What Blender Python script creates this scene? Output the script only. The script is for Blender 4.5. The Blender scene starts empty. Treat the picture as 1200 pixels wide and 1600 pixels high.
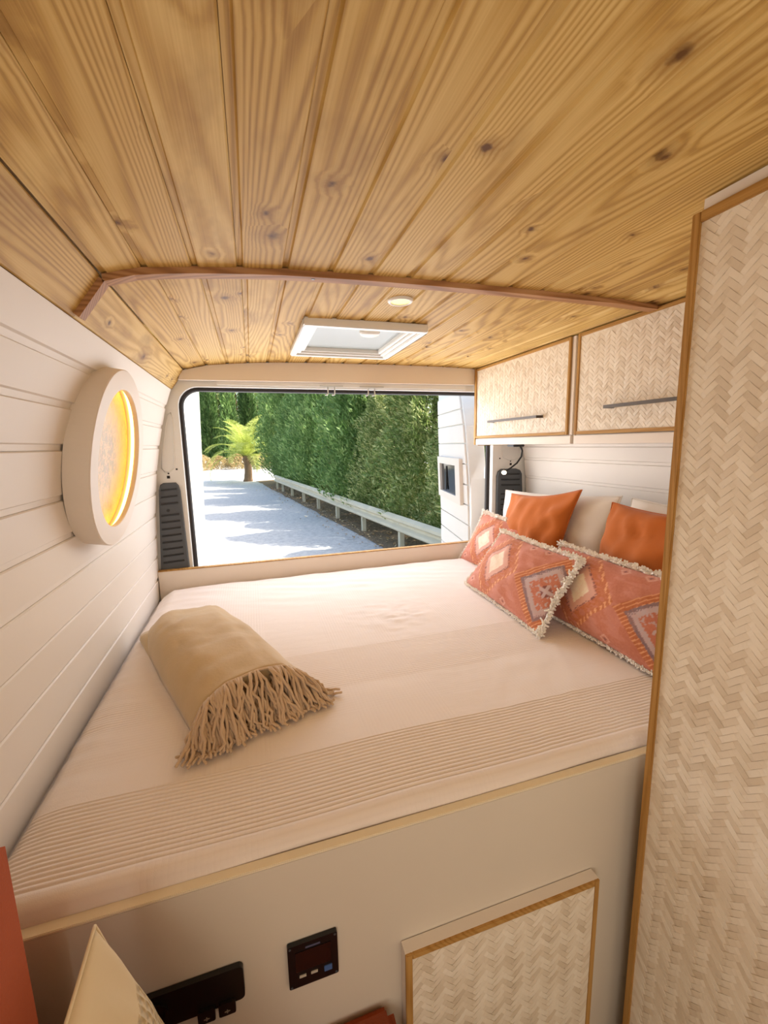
import bpy, bmesh, math, random
import numpy as np
from mathutils import Vector, Matrix, noise
random.seed(7); rng = np.random.default_rng(7)
S = bpy.context.scene
col = S.collection
PI = math.pi

# ------------------------------------------------------------------ camera
cam_d = bpy.data.cameras.new('camera'); cam_o = bpy.data.objects.new('camera', cam_d); col.objects.link(cam_o)
yaw, pit, rol = 0.29936, -0.15914, -0.02035
fw = Vector((math.sin(yaw)*math.cos(pit), math.cos(yaw)*math.cos(pit), math.sin(pit)))
r0 = Vector((math.cos(yaw), -math.sin(yaw), 0)); u0 = r0.cross(fw)
cr = r0*math.cos(rol)+u0*math.sin(rol); cu = u0*math.cos(rol)-r0*math.sin(rol)
M = Matrix.Identity(4)
for i in range(3):
    M[i][0] = cr[i]; M[i][1] = cu[i]; M[i][2] = -fw[i]
M[0][3], M[1][3], M[2][3] = 0.423, -0.595, 1.504
cam_o.matrix_world = M
cam_d.sensor_fit = 'HORIZONTAL'; cam_d.sensor_width = 36; cam_d.lens = 36*659.07/1200
cam_d.clip_start = 0.02; cam_d.clip_end = 400
S.camera = cam_o

# ------------------------------------------------------------------ world, sun, daylight
S.view_settings.view_transform = 'Standard'; S.view_settings.look = 'None'
S.view_settings.exposure = 0.2; S.view_settings.gamma = 1.0; S.view_settings.use_curve_mapping = False
w = bpy.data.worlds.new('sky'); S.world = w; w.use_nodes = True
wt = w.node_tree; wt.nodes.clear()
wo = wt.nodes.new('ShaderNodeOutputWorld'); wb = wt.nodes.new('ShaderNodeBackground')
sk = wt.nodes.new('ShaderNodeTexSky'); sk.sky_type = 'NISHITA'; sk.sun_disc = False
sk.sun_elevation = math.radians(50); sk.sun_rotation = math.radians(108); sk.air_density = 1.2; sk.dust_density = 3.0
wb.inputs[1].default_value = 0.42
wt.links.new(sk.outputs[0], wb.inputs[0]); wt.links.new(wb.outputs[0], wo.inputs[0])
sd = bpy.data.lights.new('sun', 'SUN'); so = bpy.data.objects.new('sun', sd); col.objects.link(so)
sd.energy = 10.0; sd.angle = math.radians(0.6); sd.color = (1.0, 0.95, 0.86)
so.rotation_euler = Vector((-0.62, 0.21, -0.76)).to_track_quat('-Z', 'Y').to_euler()
so.location = (30, -4, 30)

def area(name, loc, direction, sx, sy, energy, color):
    d = bpy.data.lights.new(name, 'AREA'); d.shape = 'RECTANGLE'; d.size = sx; d.size_y = sy
    d.energy = energy; d.color = color
    o = bpy.data.objects.new(name, d); col.objects.link(o); o.location = loc
    o.rotation_euler = Vector(direction).to_track_quat('-Z', 'Z').to_euler()
    return o
# fill lamps added behind the photographer in place of daylight; walls there are solid
area('side_fill_lamp', (0.10, -1.35, 1.25), (1, 0.35, 0.0), 1.0, 0.6, 8, (1.0, 0.95, 0.86))
area('front_fill_lamp', (0.95, -2.27, 1.35), (0, 1, 0.0), 1.5, 0.8, 5.5, (1.0, 0.94, 0.84))
# daylight entering by the open rear doors
area('rear_door_daylight', (0.92, 1.56, 1.38), (0, -1, -0.1), 1.4, 0.7, 9, (0.99, 0.97, 1.0))

# ------------------------------------------------------------------ helpers
def lin(c):
    return tuple((v/12.92 if v <= 0.04045 else ((v+0.055)/1.055)**2.4) for v in c)
def rgb(r, g, b):
    return lin((r/255, g/255, b/255))+(1.0,)

class NT:
    def __init__(s, name):
        s.m = bpy.data.materials.new(name); s.m.use_nodes = True; s.t = s.m.node_tree; s.t.nodes.clear()
        s.out = s.n('ShaderNodeOutputMaterial'); s.b = s.n('ShaderNodeBsdfPrincipled'); s.l(s.b.outputs[0], s.out.inputs[0])
    def n(s, typ, **kw):
        x = s.t.nodes.new(typ)
        for k, v in kw.items(): setattr(x, k, v)
        return x
    def l(s, a, b): s.t.links.new(a, b)
    def val(s, sock, v):
        if hasattr(v, 'is_output') or isinstance(v, bpy.types.NodeSocket): s.l(v, sock)
        else: sock.default_value = v
    def math(s, op, a, b=0.0, c=None):
        x = s.n('ShaderNodeMath', operation=op); s.val(x.inputs[0], a); s.val(x.inputs[1], b)
        if c is not None: s.val(x.inputs[2], c)
        return x.outputs[0]
    def mix(s, fac, a, b, blend='MIX'):
        x = s.n('ShaderNodeMix', data_type='RGBA', blend_type=blend); s.val(x.inputs[0], fac); s.val(x.inputs[6], a); s.val(x.inputs[7], b)
        return x.outputs[2]
    def noise(s, vec, scale, detail=3, rough=0.5):
        x = s.n('ShaderNodeTexNoise'); x.inputs['Scale'].default_value = scale; x.inputs['Detail'].default_value = detail
        x.inputs['Roughness'].default_value = rough
        if vec is not None: s.l(vec, x.inputs['Vector'])
        return x.outputs[0]
    def ramp(s, fac, stops):
        x = s.n('ShaderNodeValToRGB'); e = x.color_ramp.elements
        while len(e) < len(stops): e.new(0.5)
        for i, (p, c) in enumerate(stops): e[i].position = p; e[i].color = c
        s.l(fac, x.inputs[0]); return x.outputs[0]
    def mapr(s, v, a, b, c=0.0, d=1.0):
        x = s.n('ShaderNodeMapRange'); s.val(x.inputs[0], v)
        for i, k in enumerate((a, b, c, d)): x.inputs[i+1].default_value = k
        return x.outputs[0]
    def coords(s):
        return s.n('ShaderNodeTexCoord').outputs['Object']
    def scaled(s, vec, sc, off=None):
        x = s.n('ShaderNodeVectorMath', operation='MULTIPLY'); s.l(vec, x.inputs[0]); x.inputs[1].default_value = sc
        r = x.outputs[0]
        if off is not None:
            y = s.n('ShaderNodeVectorMath', operation='ADD'); s.l(r, y.inputs[0]); s.l(off, y.inputs[1]); r = y.outputs[0]
        return r
    def sep(s, vec):
        x = s.n('ShaderNodeSeparateXYZ'); s.l(vec, x.inputs[0]); return x.outputs
    def comb(s, a, b, c):
        x = s.n('ShaderNodeCombineXYZ'); s.val(x.inputs[0], a); s.val(x.inputs[1], b); s.val(x.inputs[2], c); return x.outputs[0]
    def bump(s, h, strength=0.3, dist=0.002):
        x = s.n('ShaderNodeBump'); x.inputs['Strength'].default_value = strength; x.inputs['Distance'].default_value = dist
        s.l(h, x.inputs['Height']); s.l(x.outputs[0], s.b.inputs['Normal']); return x

def plain(name, c, rough=0.5, metal=0.0, var=0.06, scale=6, bump=0.0, bscale=60, sheen=0.0, spec=None, coat=0.0):
    k = NT(name); v = k.coords()
    n = k.noise(v, scale, 4)
    d = tuple(x*(1-var) for x in c[:3])+(1,); e = tuple(min(1, x*(1+var)) for x in c[:3])+(1,)
    k.l(k.mix(n, d, e), k.b.inputs['Base Color'])
    k.b.inputs['Roughness'].default_value = rough; k.b.inputs['Metallic'].default_value = metal
    if sheen: k.b.inputs['Sheen Weight'].default_value = sheen
    if spec is not None: k.b.inputs['Specular IOR Level'].default_value = spec
    if bump: k.bump(k.noise(v, bscale, 3), bump, 0.003)
    return k.m

def emis(name, c, strength):
    k = NT(name); k.b.inputs['Base Color'].default_value = c
    k.b.inputs['Emission Color'].default_value = c; k.b.inputs['Emission Strength'].default_value = strength
    return k.m

def wood(name, light, mid, dark, knot, axis=1, rough=0.55, knots=True, contrast=1.0):
    """pine boards: growth-ring contours stretched along the board, knots, fine fibre; every board different"""
    k = NT(name); v = k.coords(); x, y, z = k.sep(v)
    rnd = k.n('ShaderNodeObjectInfo').outputs['Random']
    along = (x, y, z)[axis]; oth = [c for i, c in enumerate((x, y, z)) if i != axis]
    across = k.math('ADD', oth[0], oth[1])
    off = k.math('MULTIPLY', rnd, 57.0)
    base = k.comb(k.math('MULTIPLY', across, 9.0), k.math('MULTIPLY', along, 0.75), off)
    n1 = k.noise(base, 1.0, 1.5, 0.3)
    # knots
    kc = k.comb(k.math('ADD', k.math('MULTIPLY', across, 8.0), off), k.math('ADD', k.math('MULTIPLY', along, 7.0), k.math('MULTIPLY', off, 3.7)), 0.0)
    vo = k.n('ShaderNodeTexVoronoi', voronoi_dimensions='2D'); vo.inputs['Scale'].default_value = 1.0; k.l(kc, vo.inputs['Vector'])
    pick = k.math('GREATER_THAN', k.sep(vo.outputs['Color'])[0], 0.62)
    wob = k.noise(k.comb(k.math('MULTIPLY', across, 60.0), k.math('MULTIPLY', along, 60.0), off), 1.0, 3)
    siz = k.mapr(k.sep(vo.outputs['Color'])[1], 0.0, 1.0, 0.7, 2.2)
    kd = k.math('MULTIPLY', k.math('ADD', vo.outputs['Distance'], k.math('MULTIPLY', k.math('SUBTRACT', wob, 0.5), 0.16)), siz)
    swirl = k.math('MULTIPLY', k.mapr(kd, 0.0, 0.40, 1.0, 0.0), pick)
    ph = k.math('MULTIPLY', n1, 120.0)
    ph = k.math('ADD', ph, k.math('MULTIPLY', across, 380.0))
    if knots: ph = k.math('ADD', ph, k.math('MULTIPLY', swirl, 6.0))
    ring = k.math('POWER', k.math('ADD', k.math('MULTIPLY', k.math('SINE', ph), 0.5), 0.5), 1.6)
    fib = k.noise(k.comb(k.math('MULTIPLY', across, 420.0), k.math('MULTIPLY', along, 7.0), off), 1.0, 2)
    blot = k.noise(k.comb(k.math('MULTIPLY', across, 10.0), k.math('MULTIPLY', along, 4.5), off), 1.0, 4, 0.6)
    t = k.math('ADD', k.math('MULTIPLY', ring, 0.37*contrast), k.math('MULTIPLY', k.math('SUBTRACT', fib, 0.15), 0.42))
    t = k.math('ADD', t, k.math('MULTIPLY', k.math('SUBTRACT', rnd, 0.5), 0.20))
    c = k.ramp(t, [(0.03, light), (0.36, mid), (0.80, dark)])
    if knots:
        c = k.mix(k.mapr(blot, 0.53, 0.78, 0.0, 0.65), c, dark)
        c = k.mix(k.math('MULTIPLY', k.mapr(kd, 0.06, 0.30, 0.60, 0.0), pick), c, dark)
        c = k.mix(k.math('MULTIPLY', k.mapr(kd, 0.02, 0.10, 0.9, 0.0), pick), c, knot)
    k.l(c, k.b.inputs['Base Color']); k.b.inputs['Roughness'].default_value = rough; k.b.inputs['Specular IOR Level'].default_value = 0.2
    k.bump(k.math('ADD', k.math('MULTIPLY', ring, 0.5), fib), 0.10, 0.001)
    return k.m

# ------------------------------------------------------------------ mesh helpers
class MB:
    def __init__(s): s.v = []; s.f = []
    def add(s, v, f):
        b = len(s.v); s.v += [tuple(p) for p in v]; s.f += [tuple(i+b for i in q) for q in f]; return s
    def box(s, a, b):
        x0, y0, z0 = a; x1, y1, z1 = b
        return s.add([(x0,y0,z0),(x1,y0,z0),(x1,y1,z0),(x0,y1,z0),(x0,y0,z1),(x1,y0,z1),(x1,y1,z1),(x0,y1,z1)],
                     [(0,3,2,1),(4,5,6,7),(0,1,5,4),(1,2,6,5),(2,3,7,6),(3,0,4,7)])
    def prism(s, poly, axis, a, b):
        """poly 2-D (ccw) extruded along axis from a to b; 2-D coords are the other axes in order"""
        n = len(poly)
        def P(p, t):
            q = [0, 0, 0]; o = [i for i in range(3) if i != axis]; q[o[0]] = p[0]; q[o[1]] = p[1]; q[axis] = t; return tuple(q)
        v = [P(p, a) for p in poly]+[P(p, b) for p in poly]
        f = [tuple(range(n))[::-1], tuple(range(n, 2*n))]+[(i, (i+1) % n, n+(i+1) % n, n+i) for i in range(n)]
        return s.add(v, f)
    def tube(s, pts, r, seg=8, close=False, cap=True):
        pts = [Vector(p) for p in pts]; n = len(pts); rs = r if hasattr(r, '__len__') else [r]*n
        rings = []; up = None
        for i, p in enumerate(pts):
            a = pts[i-1] if (i > 0 or close) else p; b = pts[(i+1) % n] if (i < n-1 or close) else p
            t = (b-a).normalized()
            if up is None: up = Vector((0, 0, 1)) if abs(t.z) < 0.9 else Vector((1, 0, 0))
            e1 = up-t*up.dot(t)
            if e1.length < 1e-6: e1 = t.orthogonal()
            e1.normalize(); e2 = t.cross(e1); up = e1
            rings.append([p+(e1*math.cos(2*PI*k/seg)+e2*math.sin(2*PI*k/seg))*rs[i] for k in range(seg)])
        v = [q for g in rings for q in g]; f = []
        for i in range(n if close else n-1):
            j = (i+1) % n
            for k in range(seg): f.append((i*seg+k, i*seg+(k+1) % seg, j*seg+(k+1) % seg, j*seg+k))
        if cap and not close: f += [tuple(range(seg))[::-1], tuple((n-1)*seg+k for k in range(seg))]
        return s.add(v, f)
    def lathe(s, prof, o, ax, seg=48, closed=False):
        """prof list of (radius, height) around axis ax through o"""
        ax = Vector(ax).normalized(); o = Vector(o); e1 = Vector((0,0,1)).cross(ax)
        if e1.length < 1e-4: e1 = Vector((1,0,0))
        e1.normalize(); e2 = ax.cross(e1); v = []; f = []; m = len(prof)
        for k in range(seg):
            d = e1*math.cos(2*PI*k/seg)+e2*math.sin(2*PI*k/seg)
            v += [o+d*r+ax*h for r, h in prof]
        for k in range(seg):
            j = (k+1) % seg
            for i in range(m if closed else m-1):
                i2 = (i+1) % m; f.append((k*m+i, j*m+i, j*m+i2, k*m+i2))
        return s.add(v, f)
    def mesh(s, name, smooth=False, bevel=0.0, bseg=2):
        me = bpy.data.meshes.new(name); me.from_pydata(s.v, [], s.f); me.validate()
        bm = bmesh.new(); bm.from_mesh(me)
        bmesh.ops.remove_doubles(bm, verts=bm.verts, dist=1e-6)
        bmesh.ops.recalc_face_normals(bm, faces=bm.faces)
        if bevel: bmesh.ops.bevel(bm, geom=[e for e in bm.edges], offset=bevel, segments=bseg, affect='EDGES', clamp_overlap=True)
        bm.to_mesh(me); bm.free()
        if smooth:
            for p in me.polygons: p.use_smooth = True
        return me
    def build(s, name, mat, parent=None, smooth=False, bevel=0.0, bseg=2, **tags):
        return link(name, s.mesh(name, smooth, bevel, bseg), mat, parent, **tags)

def link(name, me, mat, parent=None, label=None, cat=None, group=None, kind=None):
    o = bpy.data.objects.new(name, me); col.objects.link(o)
    if mat and not me.materials: me.materials.append(mat)
    if parent is not None: o.parent = parent
    tag(o, label, cat, group, kind); return o
def tag(o, label=None, cat=None, group=None, kind=None):
    if label: o['label'] = label
    if cat: o['category'] = cat
    if group: o['group'] = group
    if kind: o['kind'] = kind
    return o
def empty(name, loc=(0,0,0), **t):
    """an Empty at the thing's base; children keep their own local coordinates relative to it"""
    o = bpy.data.objects.new(name, None); o.empty_display_size = 0.05; col.objects.link(o); o.location = loc
    return tag(o, **t)
def copy_tree(o, parent=None):
    c = o.copy(); col.objects.link(c); c.parent = parent
    for ch in list(o.children): copy_tree(ch, c)
    return c
def B(a, b): return MB().box(a, b)
def rrect(x0, z0, x1, z1, r, n=6):
    p = []
    for cx, cz, a0 in ((x1-r, z0+r, -PI/2), (x1-r, z1-r, 0), (x0+r, z1-r, PI/2), (x0+r, z0+r, PI)):
        p += [(cx+r*math.cos(a0+PI/2*i/n), cz+r*math.sin(a0+PI/2*i/n)) for i in range(n+1)]
    return p
def interp(x, xs, ys): return float(np.interp(x, xs, ys))

# ------------------------------------------------------------------ materials
PINE = wood('pine_boards', rgb(226,194,124), rgb(205,166,92), rgb(152,110,50), rgb(96,60,26))
TRIMW = wood('stained_trim', rgb(196,152,106), rgb(170,122,80), rgb(122,82,50), rgb(70,40,20), axis=0, knots=False)
OAK_Z = wood('oak_trim_upright', rgb(196,152,88), rgb(172,126,64), rgb(130,90,40), rgb(80,50,20), axis=2, knots=False, contrast=0.6)
OAK_Y = wood('oak_trim_level', rgb(196,152,88), rgb(172,126,64), rgb(130,90,40), rgb(80,50,20), axis=1, knots=False, contrast=0.6)
WHITEP = plain('white_painted_boards', rgb(238,230,220), 0.5, var=0.03, scale=4, bump=0.05, bscale=25)
WHITEB = plain('white_painted_wood', rgb(236,224,210), 0.5, var=0.03)
PANELW = plain('satin_cream_panel', rgb(220,208,190), 0.55, var=0.02)
METALW = plain('white_van_metal', rgb(232,230,224), 0.35, var=0.03)
RUBBER = plain('black_rubber', rgb(34,28,26), 0.6)
GREYPL = plain('charcoal_plastic', rgb(78,82,86), 0.55, var=0.08)
BLACKPL = plain('black_plastic', rgb(20,17,17), 0.35)
DARKM = plain('dark_bronze_metal', rgb(84,74,66), 0.4, metal=0.4)
STEEL = plain('bright_steel', rgb(205,205,200), 0.35, metal=0.8)
WHITEPL = plain('white_plastic', rgb(240,238,232), 0.35, var=0.02)
MATBASE = plain('bed_base_board', rgb(205,190,165), 0.7)
FLOORM = plain('grey_vinyl_floor', rgb(150,130,105), 0.5, var=0.15, scale=12)
DARKHOLE = plain('dark_recess', rgb(24,22,22), 0.8)

# ------------------------------------------------------------------ profile of the van interior
WZ = [0.0, 0.55, 0.879, 1.009, 1.236, 1.387, 1.534, 1.666, 1.75]
WX = [0.0, -0.012, -0.004, 0.001, 0.015, 0.032, 0.058, 0.090, 0.120]
def wx(z): return interp(z, WZ, WX)
CX = [0.174, 0.202, 0.245, 0.336, 0.421, 0.511, 0.61, 0.70, 0.87, 1.03, 1.20, 1.40, 1.56, 1.70, 1.80]
CZ = [1.826, 1.8365, 1.8465, 1.856, 1.863, 1.8685, 1.8715, 1.874, 1.8765, 1.878, 1.878, 1.877, 1.872, 1.858, 1.835]
def cz(x): return interp(x, CX, CZ)
YF, YM, YR = -2.3, 0.37, 1.412      # front end, ceiling lath, rear end of the living space

# floor
B((-0.03, YF, -0.04), (1.93, 1.45, 0.0)).build('floor', FLOORM, kind='structure', label='plain vinyl floor of the van below the bed')

# left wall : backing + boards
wl = MB(); zz = [0.0, 0.55, 0.88, 1.01, 1.24, 1.39, 1.53, 1.67, 1.775]
wl.prism([(wx(z)-0.014, z) for z in zz]+[(wx(z)-0.05, z) for z in zz[::-1]], 1, YF, YR+0.045)
wall_left = wl.build('wall_left', WHITEP, kind='structure', label='white board-clad wall beside the bed with the round lit porthole')
def wall_boards(parent, name, seams, side, y0, y1, hide=None):
    for a, b in zip(seams[:-1], seams[1:]):
        X = (lambda z: wx(z)) if side < 0 else (lambda z: 1.90-wx(z))
        s = -1 if side < 0 else 1
        t = 0.011     # tongue strip at the lower edge, recessed
        poly = []
        P = [(a, 0.0045), (a+t, 0.0045), (a+t+0.0025, 0.0), (b-0.003, 0.0), (b-0.0005, 0.003)]
        front = [(X(z)+s*d, z) for z, d in P]
        back = [(X(b)+s*0.0135, b-0.0005), (X(a)+s*0.0135, a)]
        m = MB().prism(front+back, 1, y0, y1)
        m.build(name, WHITEP, parent)
lseams = [0.03, 0.13, 0.23, 0.33, 0.43, 0.53, 0.63, 0.73, 0.835, 0.935, 1.033, 1.123, 1.218, 1.310, 1.400, 1.505, 1.590, 1.672, 1.752]
wall_boards(wall_left, 'wall_board', lseams, -1, YF, YR)

# right wall : backing + boards
wr = MB()
wr.prism([(1.90-wx(z)+0.05, z) for z in zz]+[(1.90-wx(z)+0.014, z) for z in zz[::-1]], 1, YF, YR+0.02)
wall_right = wr.build('wall_right', WHITEP, kind='structure', label='white board-clad wall behind the pillows below the overhead cabinets')
wall_boards(wall_right, 'wall_board', [0.7, 0.80, 0.90, 0.998, 1.10, 1.20, 1.305, 1.405, 1.475, 1.57, 1.67, 1.752], 1, YF, YR+0.01)

B((-0.05, YF-0.05, -0.04), (1.95, YF, 1.92)).build('front_light_block', WHITEB, kind='structure', label='added plain panel behind the photographer blocking outside light')  # unseen panel added to close the front end and keep sky light out

# ceiling : backing + boards
cb = MB()
cb.prism([(0.10, 1.79), (0.16, 1.835)]+[(x, z+0.016) for x, z in zip(CX, CZ)]+[(1.83, 1.85), (1.83, 1.90), (0.10, 1.90)][::1], 1, YF, 0.755)
cb.prism([(0.10, 1.79), (0.16, 1.835)]+[(x, z+0.016) for x, z in zip(CX, CZ)]+[(1.83, 1.85), (1.83, 1.90), (0.10, 1.90)][::1], 1, 1.115, YR+0.06)
cb.box((0.10, 0.755, 1.886), (0.622, 1.115, 1.90)); cb.box((0.958, 0.755, 1.893), (1.83, 1.115, 1.90))
ceiling = cb.build('ceiling', PINE, kind='structure', label='arched ceiling clad in knotty golden pine boards')
HX0, HX1, HY0, HY1 = 0.615, 0.965, 0.75, 1.12          # skylight hole
def ceil_board(xa, xb, y0, y1, chamfer=False):
    m = MB()
    def piece(x0, x1, ya, yb):
        t = 0.0095 if x0 == xa else 0.0
        P = []
        if t: P += [(x0, 0.0045), (x0+t, 0.0045), (x0+t+0.0025, 0.0)]
        else: P += [(x0, 0.0)]
        P += [((x0+x1)/2, 0.0), (x1-0.003, 0.0), (x1-0.0006, 0.003)]
        low = [(x, cz(x)+d) for x, d in P]; up = [(x1-0.0006, cz(x1)+0.0135), (x0, cz(x0)+0.0135)]
        m.prism(low+up, 1, ya, yb)
    if y1 > HY0 and xb > HX0 and xa < HX1:
        piece(xa, xb, y0, HY0); piece(xa, xb, HY1, y1)
        if xa < HX0-0.004: piece(xa, HX0, HY0, HY1)
        if xb > HX1+0.004: piece(HX1, xb, HY0, HY1)
    else: piece(xa, xb, y0, y1)
    return m.build('ceiling_board', PINE, ceiling)
fs = [0.176, 0.246, 0.336, 0.421, 0.511, 0.606, 0.697, 0.785, 0.873, 0.963, 1.053, 1.145, 1.233, 1.318, 1.402, 1.49, 1.58, 1.67, 1.76]
rs = [0.176, 0.262, 0.346, 0.429, 0.512, 0.596, 0.680, 0.764, 0.848, 0.932, 1.016, 1.10, 1.184, 1.268, 1.352, 1.436, 1.52, 1.604, 1.69]
for a, b in zip(fs[:-1], fs[1:]): ceil_board(a, b, YF, YM+0.012)
for a, b in zip(rs[:-1], rs[1:]): ceil_board(a, b, YM+0.012, YR-0.002)
for y0, y1 in ((YF, YM+0.012), (YM+0.012, YR+0.018)):      # sloped board between wall and ceiling
    MB().prism([(0.118, 1.752), (0.1215, 1.7525), (0.174, 1.8255), (0.1735, 1.829), (0.164, 1.836), (0.108, 1.758)], 1, y0, y1).build('cornice_board', PINE, ceiling)

# lath across the ceiling
tl = empty('trim_1', (0.9, YM, 1.86), kind='structure', label='thin curved wooden lath across the pine ceiling')
def lath(pts, name, th=0.012, wy=0.028):
    m = MB(); o = tl.location
    for (x0, z0), (x1, z1) in zip(pts[:-1], pts[1:]):
        pass
    up = [(x-o.x, z+0.002-o.z) for x, z in pts]; lo = [(x-o.x, z-th-o.z) for x, z in pts]
    n = len(pts); v = []; f = []
    for (a, b) in zip(up, lo):
        v += [(a[0], 0, a[1]), (a[0], wy, a[1]), (b[0], wy, b[1]), (b[0], 0, b[1])]
    for i in range(n-1):
        for k in range(4): f.append((i*4+k, i*4+(k+1) % 4, (i+1)*4+(k+1) % 4, (i+1)*4+k))
    f += [(0,1,2,3), tuple((n-1)*4+k for k in range(4))]
    m.add(v, f); return m.build(name, TRIMW, tl)
lath([(x, cz(x)) for x in np.linspace(0.178, 1.55, 26)], 'ceiling_lath')
sx = [(0.124, 1.757), (0.172, 1.824)]
m = MB(); o = tl.location; nx, nz = 0.81, -0.58
v = []
for x, z in sx:
    for d, y in ((-0.001, 0), (-0.001, 0.028), (0.012, 0.028), (0.012, 0)): v.append((x+nx*d-o.x, y, z+nz*d-o.z))
m.add(v, [(0,1,2,3), (4,7,6,5)]+[(k, (k+1) % 4, 4+(k+1) % 4, 4+k) for k in range(4)])
m.build('corner_lath', TRIMW, tl)
for x in (0.245, 0.575):
    MB().lathe([(0.0001, -0.0008), (0.004, -0.0006), (0.0045, 0.0005)], (x-o.x, 0.012, cz(x)-0.012-o.z), (0, 0, 1), 12).build('screw', DARKM, tl)

# ------------------------------------------------------------------ rear of the van
OPX0, OPX1, OPZ0, OPZ1 = 0.137, 1.672, 0.30, 1.765
inner = rrect(OPX0, OPZ0, OPX1, OPZ1, 0.085, 8)
out_l = [(wx(z)-0.015, z) for z in (0.0, 0.55, 0.9, 1.2, 1.4, 1.6, 1.75)]
outer = [(1.90-x, z) for x, z in out_l]
outer = outer+[(1.78, 1.81), (1.70, 1.89), (1.2, 1.91), (0.7, 1.91), (0.20, 1.89), (0.12, 1.81)]+out_l[::-1]
def ring_plate(inn, out, y0, y1, n=180):
    def res(p):
        P = np.array(p+[p[0]]); d = np.r_[0, np.cumsum(np.hypot(*np.diff(P, axis=0).T))]
        return P, d
    c = np.array([0.93, 1.05]); ang = np.linspace(0, 2*PI, n, endpoint=False)
    def ray(poly, a):
        best = 0; dx, dz = math.cos(a), math.sin(a)
        for (x0, z0), (x1, z1) in zip(poly, poly[1:]+poly[:1]):
            ex, ez = x1-x0, z1-z0; den = dx*ez-dz*ex
            if abs(den) < 1e-12: continue
            t = ((x0-c[0])*ez-(z0-c[1])*ex)/den; u = ((x0-c[0])*dz-(z0-c[1])*dx)/den
            if t > 0 and -1e-9 <= u <= 1+1e-9: best = max(best, t)
        return (c[0]+dx*best, c[1]+dz*best)
    A = sorted(set(list(ang)+[math.atan2(z-c[1], x-c[0]) % (2*PI) for x, z in inn+out]))
    I = [ray(inn, a) for a in A]; O = [ray(out, a) for a in A]; n = len(A); m = MB()
    v = [(x, y0, z) for x, z in I]+[(x, y0, z) for x, z in O]+[(x, y1, z) for x, z in I]+[(x, y1, z) for x, z in O]; f = []
    for i in range(n):
        j = (i+1) % n
        f += [(i, j, n+j, n+i), (2*n+i, 3*n+i, 3*n+j, 2*n+j), (i, 2*n+i, 2*n+j, j), (n+i, n+j, 3*n+j, 3*n+i)]
    return m.add(v, f)
wall_rear = ring_plate(inner, outer, 1.432, 1.472).build('wall_rear', METALW, kind='structure', label='white metal door frame at the rear of the van')
sealp = [(x, 1.476, z) for x, z in rrect(OPX0+0.001, OPZ0, OPX1-0.001, OPZ1-0.001, 0.085, 8)]
MB().tube(sealp, 0.016, 8, close=True).build('rubber_seal', RUBBER, wall_rear, smooth=True)
# header board and white metal lip under it
hp = [(x, cz(x)-0.001) for x in np.linspace(1.535, 0.18, 16)]
MB().prism([(0.152, 1.787), (1.535, 1.795)]+hp+[(0.166, 1.822)], 1, 1.396, 1.416).build('trim_2', WHITEB, kind='structure', label='cream painted header board above the rear door opening')
B((0.30, 1.417, 1.772), (1.50, 1.4315, 1.80)).build('header_lip', METALW, wall_rear, bevel=0.002)
# pillar details
def pillar(xa, xb, mirror):
    # pressed panel outline and bolt holes
    z0, z1 = 1.405, 1.66
    def X(u, z):      # u 0 at wall side .. 1 at opening side
        return (wx(z)+u*(OPX0-0.012-wx(z))) if not mirror else (1.90-wx(z)-u*(1.90-wx(z)-OPX1-0.012))
    r = []
    for u, z in rrect(0.10, z0, 0.80, z1, 0.12, 5): pass
    pts = [(0.14, 1.42), (0.14, 1.50), (0.16, 1.60), (0.22, 1.645), (0.5, 1.655), (0.68, 1.63), (0.72, 1.55), (0.74, 1.46), (0.70, 1.42), (0.5, 1.405), (0.3, 1.405)]
    MB().tube([(X(u, z), 1.432, z) for u, z in pts], 0.0028, 6, close=True).build('pressed_rib', METALW, wall_rear, smooth=True)
    for u, z, s in ((0.82, 1.415, 0.0035), (0.45, 1.398, 0.003), (0.45, 1.382, 0.006)):
        B((X(u, z)-s, 1.4305, z-s), (X(u, z)+s, 1.433, z+s)).build('bolt_hole', DARKHOLE, wall_rear)
pillar(0, 0, False); pillar(0, 0, True)
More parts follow.
